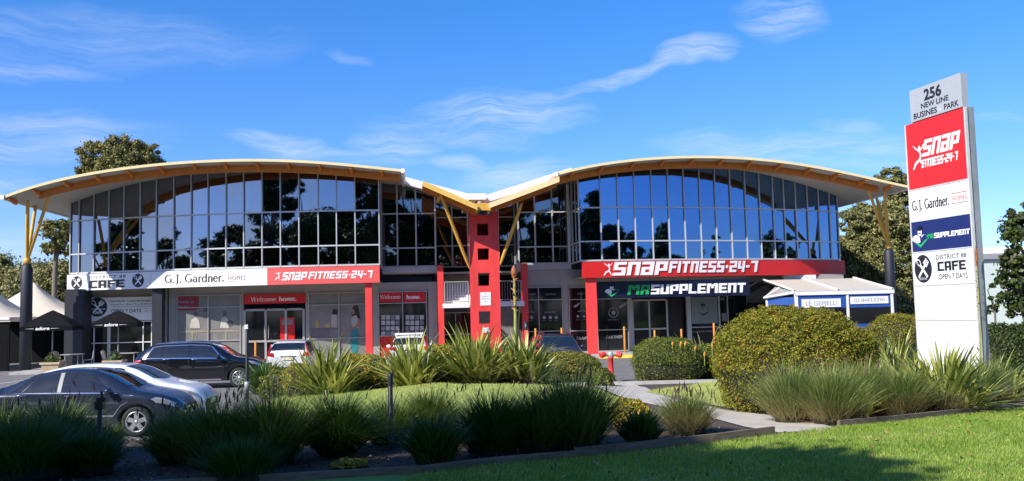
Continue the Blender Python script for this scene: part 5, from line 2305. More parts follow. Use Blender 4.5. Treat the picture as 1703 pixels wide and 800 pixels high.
for px, yt, lab in ((425, 568, 'yellow bollard to the right of the black wagon, before the entrance doors'), (890.5, 546, 'yellow bollard half behind the flax, before the dark gym window'), (934, 545, 'yellow bollard behind the roof of the dark blue car'),
                    (1038, 543, 'yellow bollard rising from the yellow kerb by the partner window'), (1088.5, 549, 'yellow bollard before the left leaf of the sliding doors'), (1133, 547, 'yellow bollard before the open doorway of the supplement shop'), (1187, 537, 'yellow bollard below the window poster of the supplement shop')):
    bollard(px, yt, 0, .55, lab)
m = MB(WB)
a, b = bu(996, 585, -2.0)[0], bu(1066, 585, -2.0)[0]
m.prism([(-2.3, 0), (-2.25, .14), (-1.95, .14), (-1.9, 0)], a, b, axis=0)
tag(m.obj('painted_kerb', mat('yellow_kerb', (.72, .50, .04), .7, var=.15), base=True), 'yellow painted kerb block at the foot of the red column', 'kerb')
u, zt_ = bu(875, 535, -2.0)
r = thing('marker_post', 'short red and white post with dark cap behind the tall flax stalk', 'post', WB(u, -2, 0))
m = MB(WB)
m.lathe([(.1, 0), (.1, zt_ - .4), (0, zt_ - .4)], (u, -2, 0), 12)
m.obj('post', mat('post_red', (.55, .08, .06), .5), r)
m = MB(WB)
m.lathe([(.13, zt_ - .4), (.13, zt_), (0, zt_)], (u, -2, 0), 12)
m.obj('cap', M_black, r)

# red standpipe with two outlets
HB = gp(1017, 637)
hx, hy, hz = HB
r = thing('fire_hydrant', 'red fire standpipe with silver tee and two red capped outlets by the path', 'hydrant', (hx, hy, hz))
m = MB()
m.lathe([(.16, 0), (.16, .03), (.085, .04), (.085, .82), (.1, .83), (.1, .87), (0, .87)], (hx, hy, hz), 16)
m.obj('standpipe', M_red, r)
m = MB()
m.lathe([(.09, 0), (.11, .03), (.11, .14), (.06, .19), (0, .2)], (hx, hy, hz + .87), 14)
m.tube([(hx - .22, hy, hz + .98), (hx + .22, hy, hz + .98)], .075, 12, raw=True)
m.obj('tee', M_alu, r)
for s in (-1, 1):
    m = MB()
    m.tube([(hx + s * .2, hy, hz + .98), (hx + s * .3, hy - .06, hz + .95), (hx + s * .36, hy - .09, hz + .93)], [.095, .1, .085], 12, raw=True)
    m.obj('outlet_cap', M_red, r)


def slim_post(px, yb, yt, label, kind, r_=.028):
    b = gp(px, yb)
    zt_ = at(px, yt, b.y).z
    rt = thing('garden_post', label, 'post', b)
    m = MB()
    m.lathe([(r_, -.05), (r_, zt_ - b.z - .01), (r_ * .7, zt_ - b.z), (0, zt_ - b.z)], (b.x, b.y, b.z), 10)
    m.obj('stem', M_black, rt)
    return rt, b, zt_


rt, b, zt_ = slim_post(165, 770, 678, 'black garden light with a boxy head beside the dark blue sedan', 0)
m = MB()
m.box(b.x - .045, b.x + .05, b.y - .04, b.y + .04, zt_ - .02, zt_ + .07)
m.box(b.x - .03, b.x + .075, b.y - .03, b.y + .03, zt_ + .072, zt_ + .12)
m.tube([(b.x + .03, b.y, zt_ + .1), (b.x + .025, b.y - .02, zt_ + .19)], .014, 6, raw=True)
m.obj('lamp_head', M_black, rt)
rt, b, zt_ = slim_post(411, 735, 541, 'tall slim black post with a small white plate at its top', 0, .024)
m = MB()
m.box(b.x - .022, b.x + .022, b.y - .04, b.y - .03, zt_ - .05, zt_ + .01)
m.obj('plate', M_white, rt)
z5 = at(411, 642, b.y).z
m = MB()
m.lathe([(.024, -.06), (.036, -.05), (.036, .05), (.024, .06)], (b.x, b.y, z5), 10)
m.obj('clamp', M_alu, rt)
rt, b, zt_ = slim_post(650.5, 748, 622, 'slim black post standing in the bright grass near the mulch', 0, .03)
m = MB()
m.lathe([(.034, -.14), (.036, -.02), (.03, .01), (0, .01)], (b.x, b.y, zt_), 10)
m.obj('cap', M_trim, rt)

# ------------------------------------------------------------------ cafe terrace and marquee
M_canvas = mat('cream_canvas', (.62, .56, .46), .85, var=.06, scale=1)
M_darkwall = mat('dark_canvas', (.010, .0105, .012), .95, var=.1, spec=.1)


def marquee(label, pk, v, half, zed, curve=.55, walls=True, left_cut=None):
    u, zp = bu(*pk, v)
    r = thing('marquee', label, 'marquee', WB(u, v, 0), 'cream marquees beside the cafe')
    m = MB(WB)
    rows = []
    N = 10
    for i in range(N + 1):
        t = i / N
        row = []
        hh = half * t
        z = zed + (zp - zed) * (1 - t) ** 1.6 * (.85 + .15 * (1 - t))
        for a, b in ((-1, -1), (0, -1), (1, -1), (1, 0), (1, 1), (0, 1), (-1, 1), (-1, 0)):
            sag = -.0
            row.append((u + a * max(hh, .03), v + b * max(hh, .03), z))
        rows.append(row)
    m.grid(rows, close_v=True)
    m.obj('canopy', M_canvas, r)
    m = MB(WB)
    for a, b, c, d in ((-1, 1, -1, -1), (-1, 1, 1, 1)):
        m.box(u - half, u + half, v + c * half - .03, v + c * half + .03, zed - .22, zed + .02)
    for c in (-1, 1):
        m.box(u + c * half - .03, u + c * half + .03, v - half + .04, v + half - .04, zed - .22, zed + .02)
    m.obj('valance', M_canvas, r)
    for a in (-1, 1):
        for b in (-1, 1):
            m = MB(WB)
            m.tube([(u + a * (half - .08), v + b * (half - .08), 0), (u + a * (half - .08), v + b * (half - .08), zed)], .04, 8)
            m.obj('pole', M_darkwall, r)
    return r, u, half, zed


zed1 = bu(20, 528, 2.6)[1]
r1, u1_, h_, z_ = marquee('cream marquee with dark side walls at the end of the car park', (-32, 462), 5.2, 2.75, zed1)
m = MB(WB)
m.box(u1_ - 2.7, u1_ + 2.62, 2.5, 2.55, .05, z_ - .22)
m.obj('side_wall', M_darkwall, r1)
m = MB(WB)
m.box(u1_ - 2.7, u1_ + 2.72, 2.38, 2.44, z_ - .12, z_ + .02)
m.obj('eaves_rail', M_white, r1)
r2, u2_, h_, z2_ = marquee('cream marquee peak between the charcoal tube column and the cafe pier', (56, 470), 9.4, 3.0, bu(90, 524, 6.4)[1])
m = MB(WB)
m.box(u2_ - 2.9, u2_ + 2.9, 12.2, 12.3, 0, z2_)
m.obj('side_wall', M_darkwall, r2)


def parasol(label, pk, pe, v, half):
    u, zp = bu(*pk, v)
    ze_ = bu(*pe, v)[1]
    r = thing('parasol', label, 'parasol', WB(u, v, ZG), 'black cafe parasols')
    m = MB(WB)
    rows = []
    for t in (0, .33, .66, 1):
        row = []
        for k in range(4):
            a = math.pi / 4 + k * math.pi / 2 + .12
            a2 = a + math.pi / 4
            rr_ = half * 1.41 * max(t, .02)
            z = zp + (ze_ - zp) * t + .05 * math.sin(math.pi * t)
            row.append((u + rr_ * math.cos(a), v + rr_ * math.sin(a), z))
            row.append((u + rr_ * .72 * math.cos(a2), v + rr_ * .72 * math.sin(a2), z + .02 * t))
        rows.append(row)
    lo = [(x, y, z - .2) for x, y, z in rows[-1]]
    m.grid(rows, close_v=True, smooth=False)
    m.grid([rows[-1], lo], close_v=True, smooth=False)
    can = m.obj('canopy', M_darkwall, r)
    m = MB(lambda a, c, b: WB(a, v - half * .99 - c - .11, b))
    lay_text(m, "adore", u - .3, ze_ - .14, .14, .62, 0, bold=.03, shear=.2)
    m.face([(u - .8, 0, ze_ - .08), (u - .38, 0, ze_ - .07), (u - .38, 0, ze_ - .09)])
    m.face([(u + .8, 0, ze_ - .08), (u + .38, 0, ze_ - .07), (u + .38, 0, ze_ - .09)])
    m.obj('lettering', M_letter, can)
    m = MB(WB)
    m.tube([(u, v, ZG), (u, v, zp - .02)], .028, 8)
    m.obj('pole', M_alu, r)
    return u


ua_ = parasol('black square parasol between the charcoal column and the cafe pier', (88, 516), (88, 543), -2.2, 1.12)
ub_ = parasol('black square parasol in front of the cafe door', (197, 517), (197, 537), -2.0, .98)
M_terra = mat('sandstone_planter', (.55, .42, .26), .8, var=.12, scale=4)
LEAFY = leaf_mat('planter_leaf', (.03, .07, .02), (.14, .2, .05), transl=.3)


def leaf_quads(C, N, size, jit=.5, tilt=None, aspect=.55):
    """leaf faces at centres C with outward normals N (n,3)"""
    n = len(C)
    rv = RNG.normal(size=(n, 3))
    N = N + rv * jit
    N /= np.linalg.norm(N, axis=1, keepdims=True) + 1e-9
    a = np.cross(N, RNG.normal(size=(n, 3)))
    a /= np.linalg.norm(a, axis=1, keepdims=True) + 1e-9
    b = np.cross(N, a)
    s = size * RNG.uniform(.6, 1.35, (n, 1))
    l, w = a * s, b * s * aspect
    V = np.stack([C - l * .5, C + w * .5 - l * .05, C + l * .5, C - w * .5 - l * .05], 1).reshape(-1, 3)
    F = np.arange(4 * n).reshape(n, 4)
    return V, F, RNG.uniform(0, 1, n)


def planter(label, u, v, s=.42):
    p = WB(u, v, ZG)
    r = thing('planter', label, 'planter', p, 'sandstone planters on the cafe terrace')
    m = MB(WB)
    P = []
    for h, q in ((0, .78), (.12, .8), (.4, .95), (.41, 1.06), (.5, 1.06), (.5, .9), (.42, .88)):
        P.append([(u + a * s * q, v + b * s * q, ZG + h) for a, b in ((-1, -1), (1, -1), (1, 1), (-1, 1))])
    m.grid(P, close_v=True, smooth=False)
    m.face(P[-1])
    m.obj('pot', M_terra, r)
    n = 260
    d = RNG.normal(size=(n, 3))
    d /= np.linalg.norm(d, axis=1, keepdims=True)
    d[:, 2] = np.abs(d[:, 2])
    C = d * np.array([.42, .42, .5]) * RNG.uniform(.4, 1, (n, 1)) + np.array(p) + np.array([0, 0, .48])
    V, F, T = leaf_quads(C, d, .13)
    raw_mesh('plant', V, F, LEAFY, r, tint=T)


planter('sandstone planter with a leafy plant under the parasol near the charcoal column', ua_ + .12, -2.4)
planter('sandstone planter at the foot of the parasol before the cafe door', ub_ - .05, -2.3)


def cafe_table(label, u, v, w=.5):
    r = thing('cafe_table', label, 'table', WB(u, v, ZG), 'cafe terrace tables')
    m = MB(WB)
    m.box(u - w, u + w, v - .4, v + .4, ZG + .72, ZG + .755)
    m.obj('tabletop', M_alu, r)
    for a in (-1, 1):
        for b in (-1, 1):
            m = MB(WB)
            m.tube([(u + a * (w - .08), v + b * .32, ZG), (u + a * (w - .08), v + b * .32, ZG + .72)], .022, 6)
            m.obj('leg', M_alu, r)


cafe_table('metal cafe table beside the cafe pier under the left parasol', bu(119, 580, .2)[0], .2)
cafe_table('metal cafe table in front of the cafe door glass', bu(208, 580, .0)[0], .0, .6)


def cafe_chair(label, u, v, ang):
    r = thing('cafe_chair', label, 'chair', WB(u, v, ZG), 'cafe terrace chairs')
    c, s = math.cos(ang), math.sin(ang)
    fn = lambda a, b, z: WB(u + a * c - b * s, v + a * s + b * c, ZG + z)
    m = MB(fn)
    m.box(-.21, .21, -.2, .2, .43, .46)
    m.obj('seat', M_alu, r)
    m = MB(fn)
    m.tube([(-.21, .2, .45), (-.22, .26, .85), (0, .28, .9), (.22, .26, .85), (.21, .2, .45)], .016, 6)
    for q in (-.12, -.04, .04, .12):
        m.tube([(q, .21, .46), (q, .27, .86)], .01, 5)
    m.obj('backrest', M_alu, r)
    for a in (-.19, .19):
        for b in (-.18, .18):
            m = MB(fn)
            m.tube([(a, b, .44), (a * 1.15, b * 1.2, 0)], .015, 6)
            m.obj('leg', M_alu, r)


cafe_chair('metal cafe chair against the cafe pier corner', bu(146, 580, .3)[0], .3, -1.2)
cafe_chair('metal cafe chair to the left of the pier table', bu(100, 580, .4)[0], .4, 1.3)
cafe_chair('metal cafe chair by the dark square column', bu(233, 580, .2)[0], .2, -1.4)
cafe_chair('metal cafe chair left of the door table', bu(180, 580, .3)[0], .3, 1.5)

# pale shed far to the right
SH = at(1668, 520, 78)
r = thing('shed_building', 'pale green and white shed with a grey roof strip beyond the pylon sign', 'building', (SH.x, SH.y, 0))
zt_ = at(1668, 431, 78).z
m = MB()
m.box(SH.x - 1.7, SH.x + 14, SH.y, SH.y + 12, 0, zt_)
m.obj('wall', mat('pale_green_wall', (.52, .60, .54), .7, var=.06), r)
m = MB()
m.box(SH.x - 1.9, SH.x + 14.3, SH.y - .3, SH.y + 12.3, zt_ + .01, zt_ + .5)
m.obj('roof', M_grey, r)
m = MB()
m.box(SH.x - 1.6, SH.x + 12, SH.y + 3, SH.y + 12, zt_ + .5, at(1668, 411, 81).z)
m.obj('upper_wall', M_white, r)
# ------------------------------------------------------------------ planting
def blades(n, base_r, length, lstd, lean0, lean1, droop, width, seg=5, c=(0, 0, 0), wild=.35, up_bias=1.0):
    phi = RNG.uniform(0, 2 * np.pi, n)
    q = RNG.uniform(0, 1, n) ** up_bias
    th0 = lean0 + (lean1 - lean0) * q
    Ln = np.clip(RNG.normal(length, lstd, n), length * .35, length * 1.5)
    r0 = base_r * np.sqrt(RNG.uniform(0, 1, n)) * (.3 + .7 * q)
    bx, by = c[0] + r0 * np.cos(phi), c[1] + r0 * np.sin(phi)
    phi = phi + RNG.normal(0, wild, n)
    dr = droop * RNG.uniform(.5, 1.5, n)
    t = np.linspace(0, 1, seg + 1)
    th = th0[:, None] + dr[:, None] * t[None, :] ** 1.8
    ds = (Ln / seg)[:, None]
    h = np.concatenate([np.zeros((n, 1)), np.cumsum(np.sin((th[:, 1:] + th[:, :-1]) / 2) * ds, 1)], 1)
    z = np.concatenate([np.zeros((n, 1)), np.cumsum(np.cos((th[:, 1:] + th[:, :-1]) / 2) * ds, 1)], 1)
    X = bx[:, None] + h * np.cos(phi)[:, None]
    Y = by[:, None] + h * np.sin(phi)[:, None]
    Z = c[2] + z
    a = phi + np.pi / 2 + RNG.normal(0, .5, n)
    wv = width * RNG.uniform(.6, 1.3, n)[:, None] * np.clip(np.minimum((t + .25) * 2.0, 1.0) * (1 - t ** 3), .04, 1)[None, :]
    dx, dy = np.cos(a)[:, None] * wv / 2, np.sin(a)[:, None] * wv / 2
    V = np.stack([np.stack([X - dx, Y - dy, Z], -1), np.stack([X + dx, Y + dy, Z], -1)], 2)   # n, seg+1, 2, 3
    V = V.reshape(-1, 3)
    base = (np.arange(n) * (seg + 1) * 2)[:, None] + (np.arange(seg) * 2)[None, :]
    F = np.stack([base, base + 1, base + 3, base + 2], -1).reshape(-1, 4)
    T = np.repeat(RNG.uniform(0, 1, n), seg)
    return V, F, T, (X[:, -1], Y[:, -1], Z[:, -1])


def merge(parts):
    Vs, Fs, Ts, Ms, o = [], [], [], [], 0
    for k, (V, F, T, mi) in enumerate(parts):
        Vs.append(V)
        Fs.append(F + o)
        Ts.append(T)
        Ms.append(np.full(len(F), mi))
        o += len(V)
    return np.concatenate(Vs), np.concatenate(Fs), np.concatenate(Ts), np.concatenate(Ms)


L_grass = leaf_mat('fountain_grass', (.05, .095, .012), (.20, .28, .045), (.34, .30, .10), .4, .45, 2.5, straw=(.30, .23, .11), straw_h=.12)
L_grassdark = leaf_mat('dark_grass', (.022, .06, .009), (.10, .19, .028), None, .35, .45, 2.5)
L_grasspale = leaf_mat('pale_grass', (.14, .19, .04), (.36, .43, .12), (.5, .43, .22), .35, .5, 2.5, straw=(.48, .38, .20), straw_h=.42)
L_seed = leaf_mat('seed_head', (.10, .07, .055), (.22, .16, .12), None, .3, .8, 4)
L_flax = leaf_mat('flax_leaf', (.08, .12, .015), (.56, .58, .13), (.68, .64, .26), .3, .35, 2.0, spec=.6)
L_flaxdead = leaf_mat('dry_flax_leaf', (.25, .18, .10), (.5, .40, .25), None, .2, .7, 3)
L_strap = leaf_mat('strap_leaf', (.05, .11, .02), (.17, .28, .06), None, .25, .4, 2.0, spec=.5)
L_straw = leaf_mat('straw_blade', (.3, .22, .1), (.55, .43, .22), None, .3, .7, 3)


M_shadecore = mat('grass_shade_core', (.018, .02, .009), .95, var=.4, scale=20)


def spikes(tips, idx, ln, r):
    """bottle-brush seed heads on the ends of some blades"""
    C, N = [], []
    X, Y, Z = tips
    V, F, T = [], [], []
    o = 0
    for i in idx:
        p = np.array([X[i], Y[i], Z[i]])
        d = np.array([RNG.normal(0, .25), RNG.normal(0, .25), 1.0])
        d /= np.linalg.norm(d)
        for k in range(3):
            a = RNG.uniform(0, np.pi)
            w = np.array([math.cos(a), math.sin(a), 0]) * r
            V += [p - w * .4, p + w * .4, p + d * ln * .5 + w, p + d * ln * .5 - w, p + d * ln + w * .2, p + d * ln - w * .2]
            F += [(o, o + 1, o + 2, o + 3), (o + 3, o + 2, o + 4, o + 5)]
            T += [RNG.uniform()] * 2
            o += 6
    return np.array(V), np.array(F), np.array(T)


def grass(label, px, py, pt, pw, n=1500, m=None, seeds=0, group='fountain grasses in the front bed', lean=(.05, .8), droop=.7, width=.007, straw=0, base=None, y=None):
    g = gp(px, py) if base is None else base
    H = (at(px, pt, g.y).z - g.z)
    Wd = pw * g.y / FPX
    Ln = H * .92
    p1 = blades(int(n * 1.25), Wd * .24, Ln, Ln * .2, lean[0], lean[1], droop, width * 1.35 * (g.y / 11) ** .5, 5, g, .75, up_bias=1.15)
    parts = [(p1[0], p1[1], p1[2], 0)]
    mats = [m or L_grass, L_seed, L_straw]
    straw = straw or n // 14
    if straw:
        p2 = blades(straw, Wd * .16, Ln * .6, Ln * .15, .5, 1.35, .5, .007, 4, g)
        parts.append((p2[0], p2[1], p2[2], 2))
    if seeds:
        p3 = blades(seeds, Wd * .16, Ln * 1.15, Ln * .12, .03, .55, .35, .005, 5, g)
        parts.append((p3[0], p3[1], p3[2], 1))
        s = spikes(p3[3], range(seeds), .11, .011)
        parts.append((s[0], s[1], s[2], 1))
    # added dark core: the tuft's inner shade put into colour and shape
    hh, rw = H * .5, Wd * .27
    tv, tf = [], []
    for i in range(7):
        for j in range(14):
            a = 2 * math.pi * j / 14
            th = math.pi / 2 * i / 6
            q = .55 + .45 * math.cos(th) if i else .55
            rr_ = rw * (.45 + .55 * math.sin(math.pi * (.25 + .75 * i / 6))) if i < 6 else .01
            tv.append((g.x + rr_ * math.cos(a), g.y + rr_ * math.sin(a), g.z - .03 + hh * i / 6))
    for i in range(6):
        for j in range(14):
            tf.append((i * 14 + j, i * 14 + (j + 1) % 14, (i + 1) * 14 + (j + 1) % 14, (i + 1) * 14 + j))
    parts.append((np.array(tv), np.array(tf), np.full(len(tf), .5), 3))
    mats.append(M_shadecore)
    V, F, T, M = merge(parts)
    o = raw_mesh('ornamental_grass', V, F, mats, None, g, tint=T, midx=M)
    tag(o, label, 'grass clump', group)
    return o


G2 = 'grasses in the flax bed'
# front bed, from the corner of the car park to the path
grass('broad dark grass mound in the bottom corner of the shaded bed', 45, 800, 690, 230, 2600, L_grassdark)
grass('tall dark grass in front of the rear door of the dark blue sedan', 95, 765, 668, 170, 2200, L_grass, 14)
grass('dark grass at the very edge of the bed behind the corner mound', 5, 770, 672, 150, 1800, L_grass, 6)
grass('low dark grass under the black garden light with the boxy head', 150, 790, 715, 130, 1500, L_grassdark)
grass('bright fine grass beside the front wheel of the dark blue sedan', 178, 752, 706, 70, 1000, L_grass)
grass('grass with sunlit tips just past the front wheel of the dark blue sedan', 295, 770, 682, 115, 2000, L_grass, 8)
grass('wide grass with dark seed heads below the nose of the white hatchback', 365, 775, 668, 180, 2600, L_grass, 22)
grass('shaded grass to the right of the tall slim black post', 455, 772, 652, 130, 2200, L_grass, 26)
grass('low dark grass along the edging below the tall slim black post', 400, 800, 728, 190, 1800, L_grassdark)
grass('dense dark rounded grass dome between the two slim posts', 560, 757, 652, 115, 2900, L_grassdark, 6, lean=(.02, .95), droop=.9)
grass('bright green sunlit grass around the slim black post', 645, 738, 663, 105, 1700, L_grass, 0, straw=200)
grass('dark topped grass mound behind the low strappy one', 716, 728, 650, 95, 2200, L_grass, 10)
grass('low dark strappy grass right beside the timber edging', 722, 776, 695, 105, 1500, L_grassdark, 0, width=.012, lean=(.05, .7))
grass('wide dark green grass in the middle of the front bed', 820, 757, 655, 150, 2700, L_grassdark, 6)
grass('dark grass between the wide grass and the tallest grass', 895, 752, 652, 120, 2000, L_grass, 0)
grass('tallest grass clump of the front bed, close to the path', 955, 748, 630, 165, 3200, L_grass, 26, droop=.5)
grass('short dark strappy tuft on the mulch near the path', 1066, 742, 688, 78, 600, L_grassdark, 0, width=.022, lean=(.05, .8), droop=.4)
grass('straw coloured fountain grass with purple seed heads beside the path', 1143, 722, 655, 120, 1900, L_grasspale, 40, straw=260)
# below the great hedge and round the pylon
grass('tall pale grass at the foot of the great rounded hedge', 1318, 703, 612, 110, 2300, L_grasspale, 18, G2, straw=220, droop=.45)
grass('pale leaning grass in the middle of the right hand bed edge', 1385, 706, 612, 120, 2300, L_grasspale, 12, G2, straw=320, droop=.45)
grass('fluffy grass behind the small bright flax', 1440, 690, 600, 110, 2200, L_grasspale, 10, G2, straw=160)
grass('pale grass mound in front of the pylon sign flax', 1500, 693, 612, 110, 2200, L_grasspale, 0, G2, straw=300)
grass('low tufted grass between the flax and the pylon corner', 1640, 676, 600, 90, 1500, L_grasspale, 6, G2)
grass('straw tussock spilling over the edging below the big flax', 1570, 690, 640, 100, 500, L_grasspale, 0, G2, straw=700)


def flax(label, px, py, pt, pw, n=90, width=.06, g=None, stalk=None, dead=10, group='flax clumps behind the mound lawn', m=None, droop=.35, lean=(.05, 1.0)):
    if g is None:
        g = gp(px, py)
        if group.startswith('flax clumps'):
            q = at(px, py, 25.6)
            g = Vector((q.x, 25.6, float(hgt(q.x, 25.6))))
    H = at(px, pt, g.y).z - g.z
    r = thing('flax_plant', label, 'flax', g, group)
    Wd = pw * g.y / FPX
    parts = []
    for kx, ky, kh, kn in ((0, 0, 1.0, 1.0), (-.17, .1, .84, .6), (.18, -.05, .82, .6), (.05, .15, .9, .4)):
        cc = (g.x + kx * Wd, g.y + ky * Wd, g.z)
        p = blades(int(n * .95 * kn), .14, H * 1.02 * kh, H * .13, lean[0], lean[1] * 1.15, droop * 1.0, width * 1.6, 6, cc, up_bias=.8)
        parts.append((p[0], p[1], p[2], 0))
        q = blades(int(6 * kn) + 1, .15, H * .8 * kh, H * .15, .5, 1.3, 1.3, width * .8, 6, cc)
        parts.append((q[0], q[1], q[2], 1))
    if dead:
        q = blades(dead, .2, H * .6, H * .1, .9, 1.5, .5, width * .7, 5, g)
        parts.append((q[0], q[1], q[2], 1))
    V, F, T, M = merge(parts)
    raw_mesh('leaf_fan', V, F, [m or L_flax, L_flaxdead], r, tint=T, midx=M)
    if stalk:
        sx, sy0, sx1, sy1, rad = stalk
        A, B = at(sx, sy0, g.y), at(sx1, sy1, g.y)
        mm = MB()
        mm.tube([A, A.lerp(B, .5) + Vector((.02, 0, 0)), B], [rad, rad * .8, rad * .55], 7, raw=True)
        st = mm.obj('flower_stalk', mat('flower_stalk', (.30, .32, .08), .6, var=.2), r)
        mm = MB()
        for k in range(16):
            t = .55 + .45 * k / 16
            c = A.lerp(B, t)
            a = k * 2.4
            d = Vector((math.cos(a), math.sin(a), .9)) * rad * 2.4
            mm.tube([c, c + d * .5, c + d * .8], [rad * .4, rad * .5, .004], 5, raw=True)
        mm.tube([B - Vector((0, 0, .12)), B + Vector((0, 0, .02)), B + Vector((0, 0, .16)), B + Vector((0, 0, .26))], [rad * .6, rad * 1.7, rad * 1.3, .005], 8, raw=True)
        mm.obj('flower_bud', mat('flax_bud', (.33, .10, .035), .6, var=.3, scale=9), st)
    return r


grass('drooping strappy green clump at the corner beside the white hatchback', 445, 655, 598, 95, 420, L_strap, 0, 'strappy clumps behind the mound lawn', lean=(.05, .9), droop=.9, width=.03)
flax('broad yellow green flax between the strappy clump and the yellow shrub', 540, 645, 566, 120, 120, .055)
flax('dense flax in front of the white car with roof bars', 684, 641, 556, 130, 130, .055)
flax('wide dark flax in front of the red tower', 790, 640, 545, 140, 140, .06)
flax('upright flax with one tall budding flower stalk', 868, 640, 553, 110, 110, .06, stalk=(857, 600, 855, 456, .055))
RB = 'flaxes in the pylon bed'
flax('big spreading flax in front of the pylon sign with dry leaves at its foot', 1572, 686, 572, 190, 150, .045, dead=70, group=RB, lean=(.05, 1.15))
flax('flax leaning over the edging at the far end of the pylon bed', 1652, 668, 585, 150, 110, .045, dead=30, group=RB, lean=(.1, 1.3), stalk=(1631, 620, 1624, 432, .018))
flax('broad leaved flax between the great hedge and the pylon sign', 1492, 640, 552, 110, 60, .055, dead=6, group=RB)
flax('small bright green flax standing in the pale grasses', 1425, 694, 622, 70, 34, .05, dead=4, group=RB)
flax('small flax on the rise to the right of the pylon sign', 1690, 648, 596, 80, 50, .04, dead=6, group=RB)
flax('tuft of stiff upright leaves behind the middle hedge', 1170, 630, 552, 60, 26, .06, g=gp(1172, 628), dead=0, group='aloes by the middle hedge')


# clipped hedges and shrubs
H_olive = leaf_mat('clipped_hedge_leaf', (.06, .085, .006), (.42, .40, .035), (.50, .27, .05), .35, .55, 3.0)
H_green = leaf_mat('green_hedge_leaf', (.045, .08, .010), (.25, .28, .04), None, .25, .5, 3.0)
H_yellow = leaf_mat('golden_shrub_leaf', (.20, .20, .02), (.62, .50, .05), (.7, .42, .06), .35, .5, 3.0)
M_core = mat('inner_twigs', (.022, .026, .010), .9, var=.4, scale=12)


def dome(label, c, rx, ry, rz, leaf, n, size, name='clipped_hedge', cat='hedge', group=None, power=2.4, lump=.055, low=-.15, jit=.9):
    """rounded shrub: twiggy core and a skin of small leaves with an uneven outline"""
    c = Vector(c)
    r = thing(name, label, cat, c, group)
    d = RNG.normal(size=(n, 3))
    d /= np.linalg.norm(d, axis=1, keepdims=True)
    d[:, 2] = np.abs(d[:, 2]) * (1 - low) + low * .999 * (RNG.uniform(0, 1, n) < .25)
    d /= np.linalg.norm(d, axis=1, keepdims=True)
    k = (np.abs(d[:, 0]) ** power + np.abs(d[:, 1]) ** power + np.abs(d[:, 2]) ** power) ** (-1 / power)
    f = 1 + lump * (np.sin(d[:, 0] * 9 + 1) * np.sin(d[:, 1] * 8) + np.sin(d[:, 2] * 11 + d[:, 0] * 5) + .7 * np.sin(d[:, 0] * 23) * np.sin(d[:, 2] * 19 + d[:, 1] * 17)) * .6
    depth = 1 - np.abs(RNG.normal(0, .04, n))
    stray = np.sin(d[:, 0] * 31) * np.sin(d[:, 2] * 37 + d[:, 1] * 29)
    depth = np.where((stray > .55) & (RNG.uniform(0, 1, n) < .5), 1 + RNG.uniform(0, .055, n), depth)
    q = d * (k * f * depth)[:, None]
    C = q * np.array([rx, ry, rz]) + np.array(c)
    N = d / np.array([rx, ry, rz])
    N /= np.linalg.norm(N, axis=1, keepdims=True)
    V, F, T = leaf_quads(C, N, size, jit)
    raw_mesh('foliage', V, F, leaf, r, tint=T)
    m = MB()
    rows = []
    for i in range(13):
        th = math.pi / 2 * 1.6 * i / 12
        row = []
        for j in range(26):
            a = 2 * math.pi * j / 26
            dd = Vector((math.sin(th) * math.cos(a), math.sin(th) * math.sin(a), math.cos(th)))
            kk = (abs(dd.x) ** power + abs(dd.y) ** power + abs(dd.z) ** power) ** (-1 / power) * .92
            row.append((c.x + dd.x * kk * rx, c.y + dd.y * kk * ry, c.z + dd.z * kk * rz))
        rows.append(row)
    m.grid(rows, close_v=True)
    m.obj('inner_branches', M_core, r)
    return r


def dome_px(label, pxc, pyb, pyt, pw, leaf, n, size, name='clipped_hedge', cat='hedge', group=None, deep=1.0, **kw):
    g = gp(pxc, pyb)
    if cat == 'shrub' and g.y > 20:
        g = Vector((g.x, 26.3, 0))
    rx = pw / 2 * g.y / FPX
    yc = g.y + rx * deep * .75
    p = at(pxc, pyb, yc)
    z0 = float(hgt(p.x, yc))
    top = at(pxc, pyt, yc).z
    rx = pw / 2 * yc / FPX
    h = top - z0
    return dome(label, (p.x, yc, z0 + h * .42), rx, rx * deep, h * .58, leaf, n, size, name, cat, group, **kw)


HG = 'clipped hedges along the path'
dome_px('great rounded olive hedge with orange tinged top in front of the annex', 1322, 688, 513, 250, H_olive, 105000, .036, group=HG, power=2.5, low=-.8)
dome_px('rounded hedge half hidden behind the pylon sign', 1502, 610, 522, 112, H_olive, 16000, .055, group=HG, low=-.4)
dome_px('middle sized clipped hedge right of the red hydrant', 1112, 637, 562, 116, H_green, 32000, .043, group=HG, power=2.8, low=-.8)
dome_px('narrow dark shrub between the middle hedge and the great hedge', 1188, 632, 572, 70, H_green, 9000, .06, group=HG, low=-.8)
dome_px('low hedge with yellow tips left of the red hydrant', 945, 640, 585, 108, leaf_mat('yellow_tip_leaf', (.07, .11, .012), (.30, .30, .05), (.5, .3, .08), .3, .5, 3.0), 16000, .055, group=HG, low=-.8)
SG = 'golden shrubs between the flaxes'
dome_px('golden shrub between the two left flaxes', 606, 642, 590, 100, H_yellow, 9000, .07, 'golden_shrub', 'shrub', SG, lump=.12, low=-.4)
dome_px('golden shrub at the foot of the red fin, between flaxes', 738, 638, 574, 80, H_yellow, 7000, .07, 'golden_shrub', 'shrub', SG, lump=.12, low=-.4)
dome_px('dull golden shrub tucked under the first flax next to the strappy clump', 497, 652, 605, 50, H_yellow, 4000, .06, 'golden_shrub', 'shrub', SG, lump=.12, low=-.4)
dome_px('dark green shrub behind the wide flax at the red tower', 830, 632, 588, 70, H_green, 6000, .07, 'golden_shrub', 'shrub', SG, lump=.12, low=-.4)
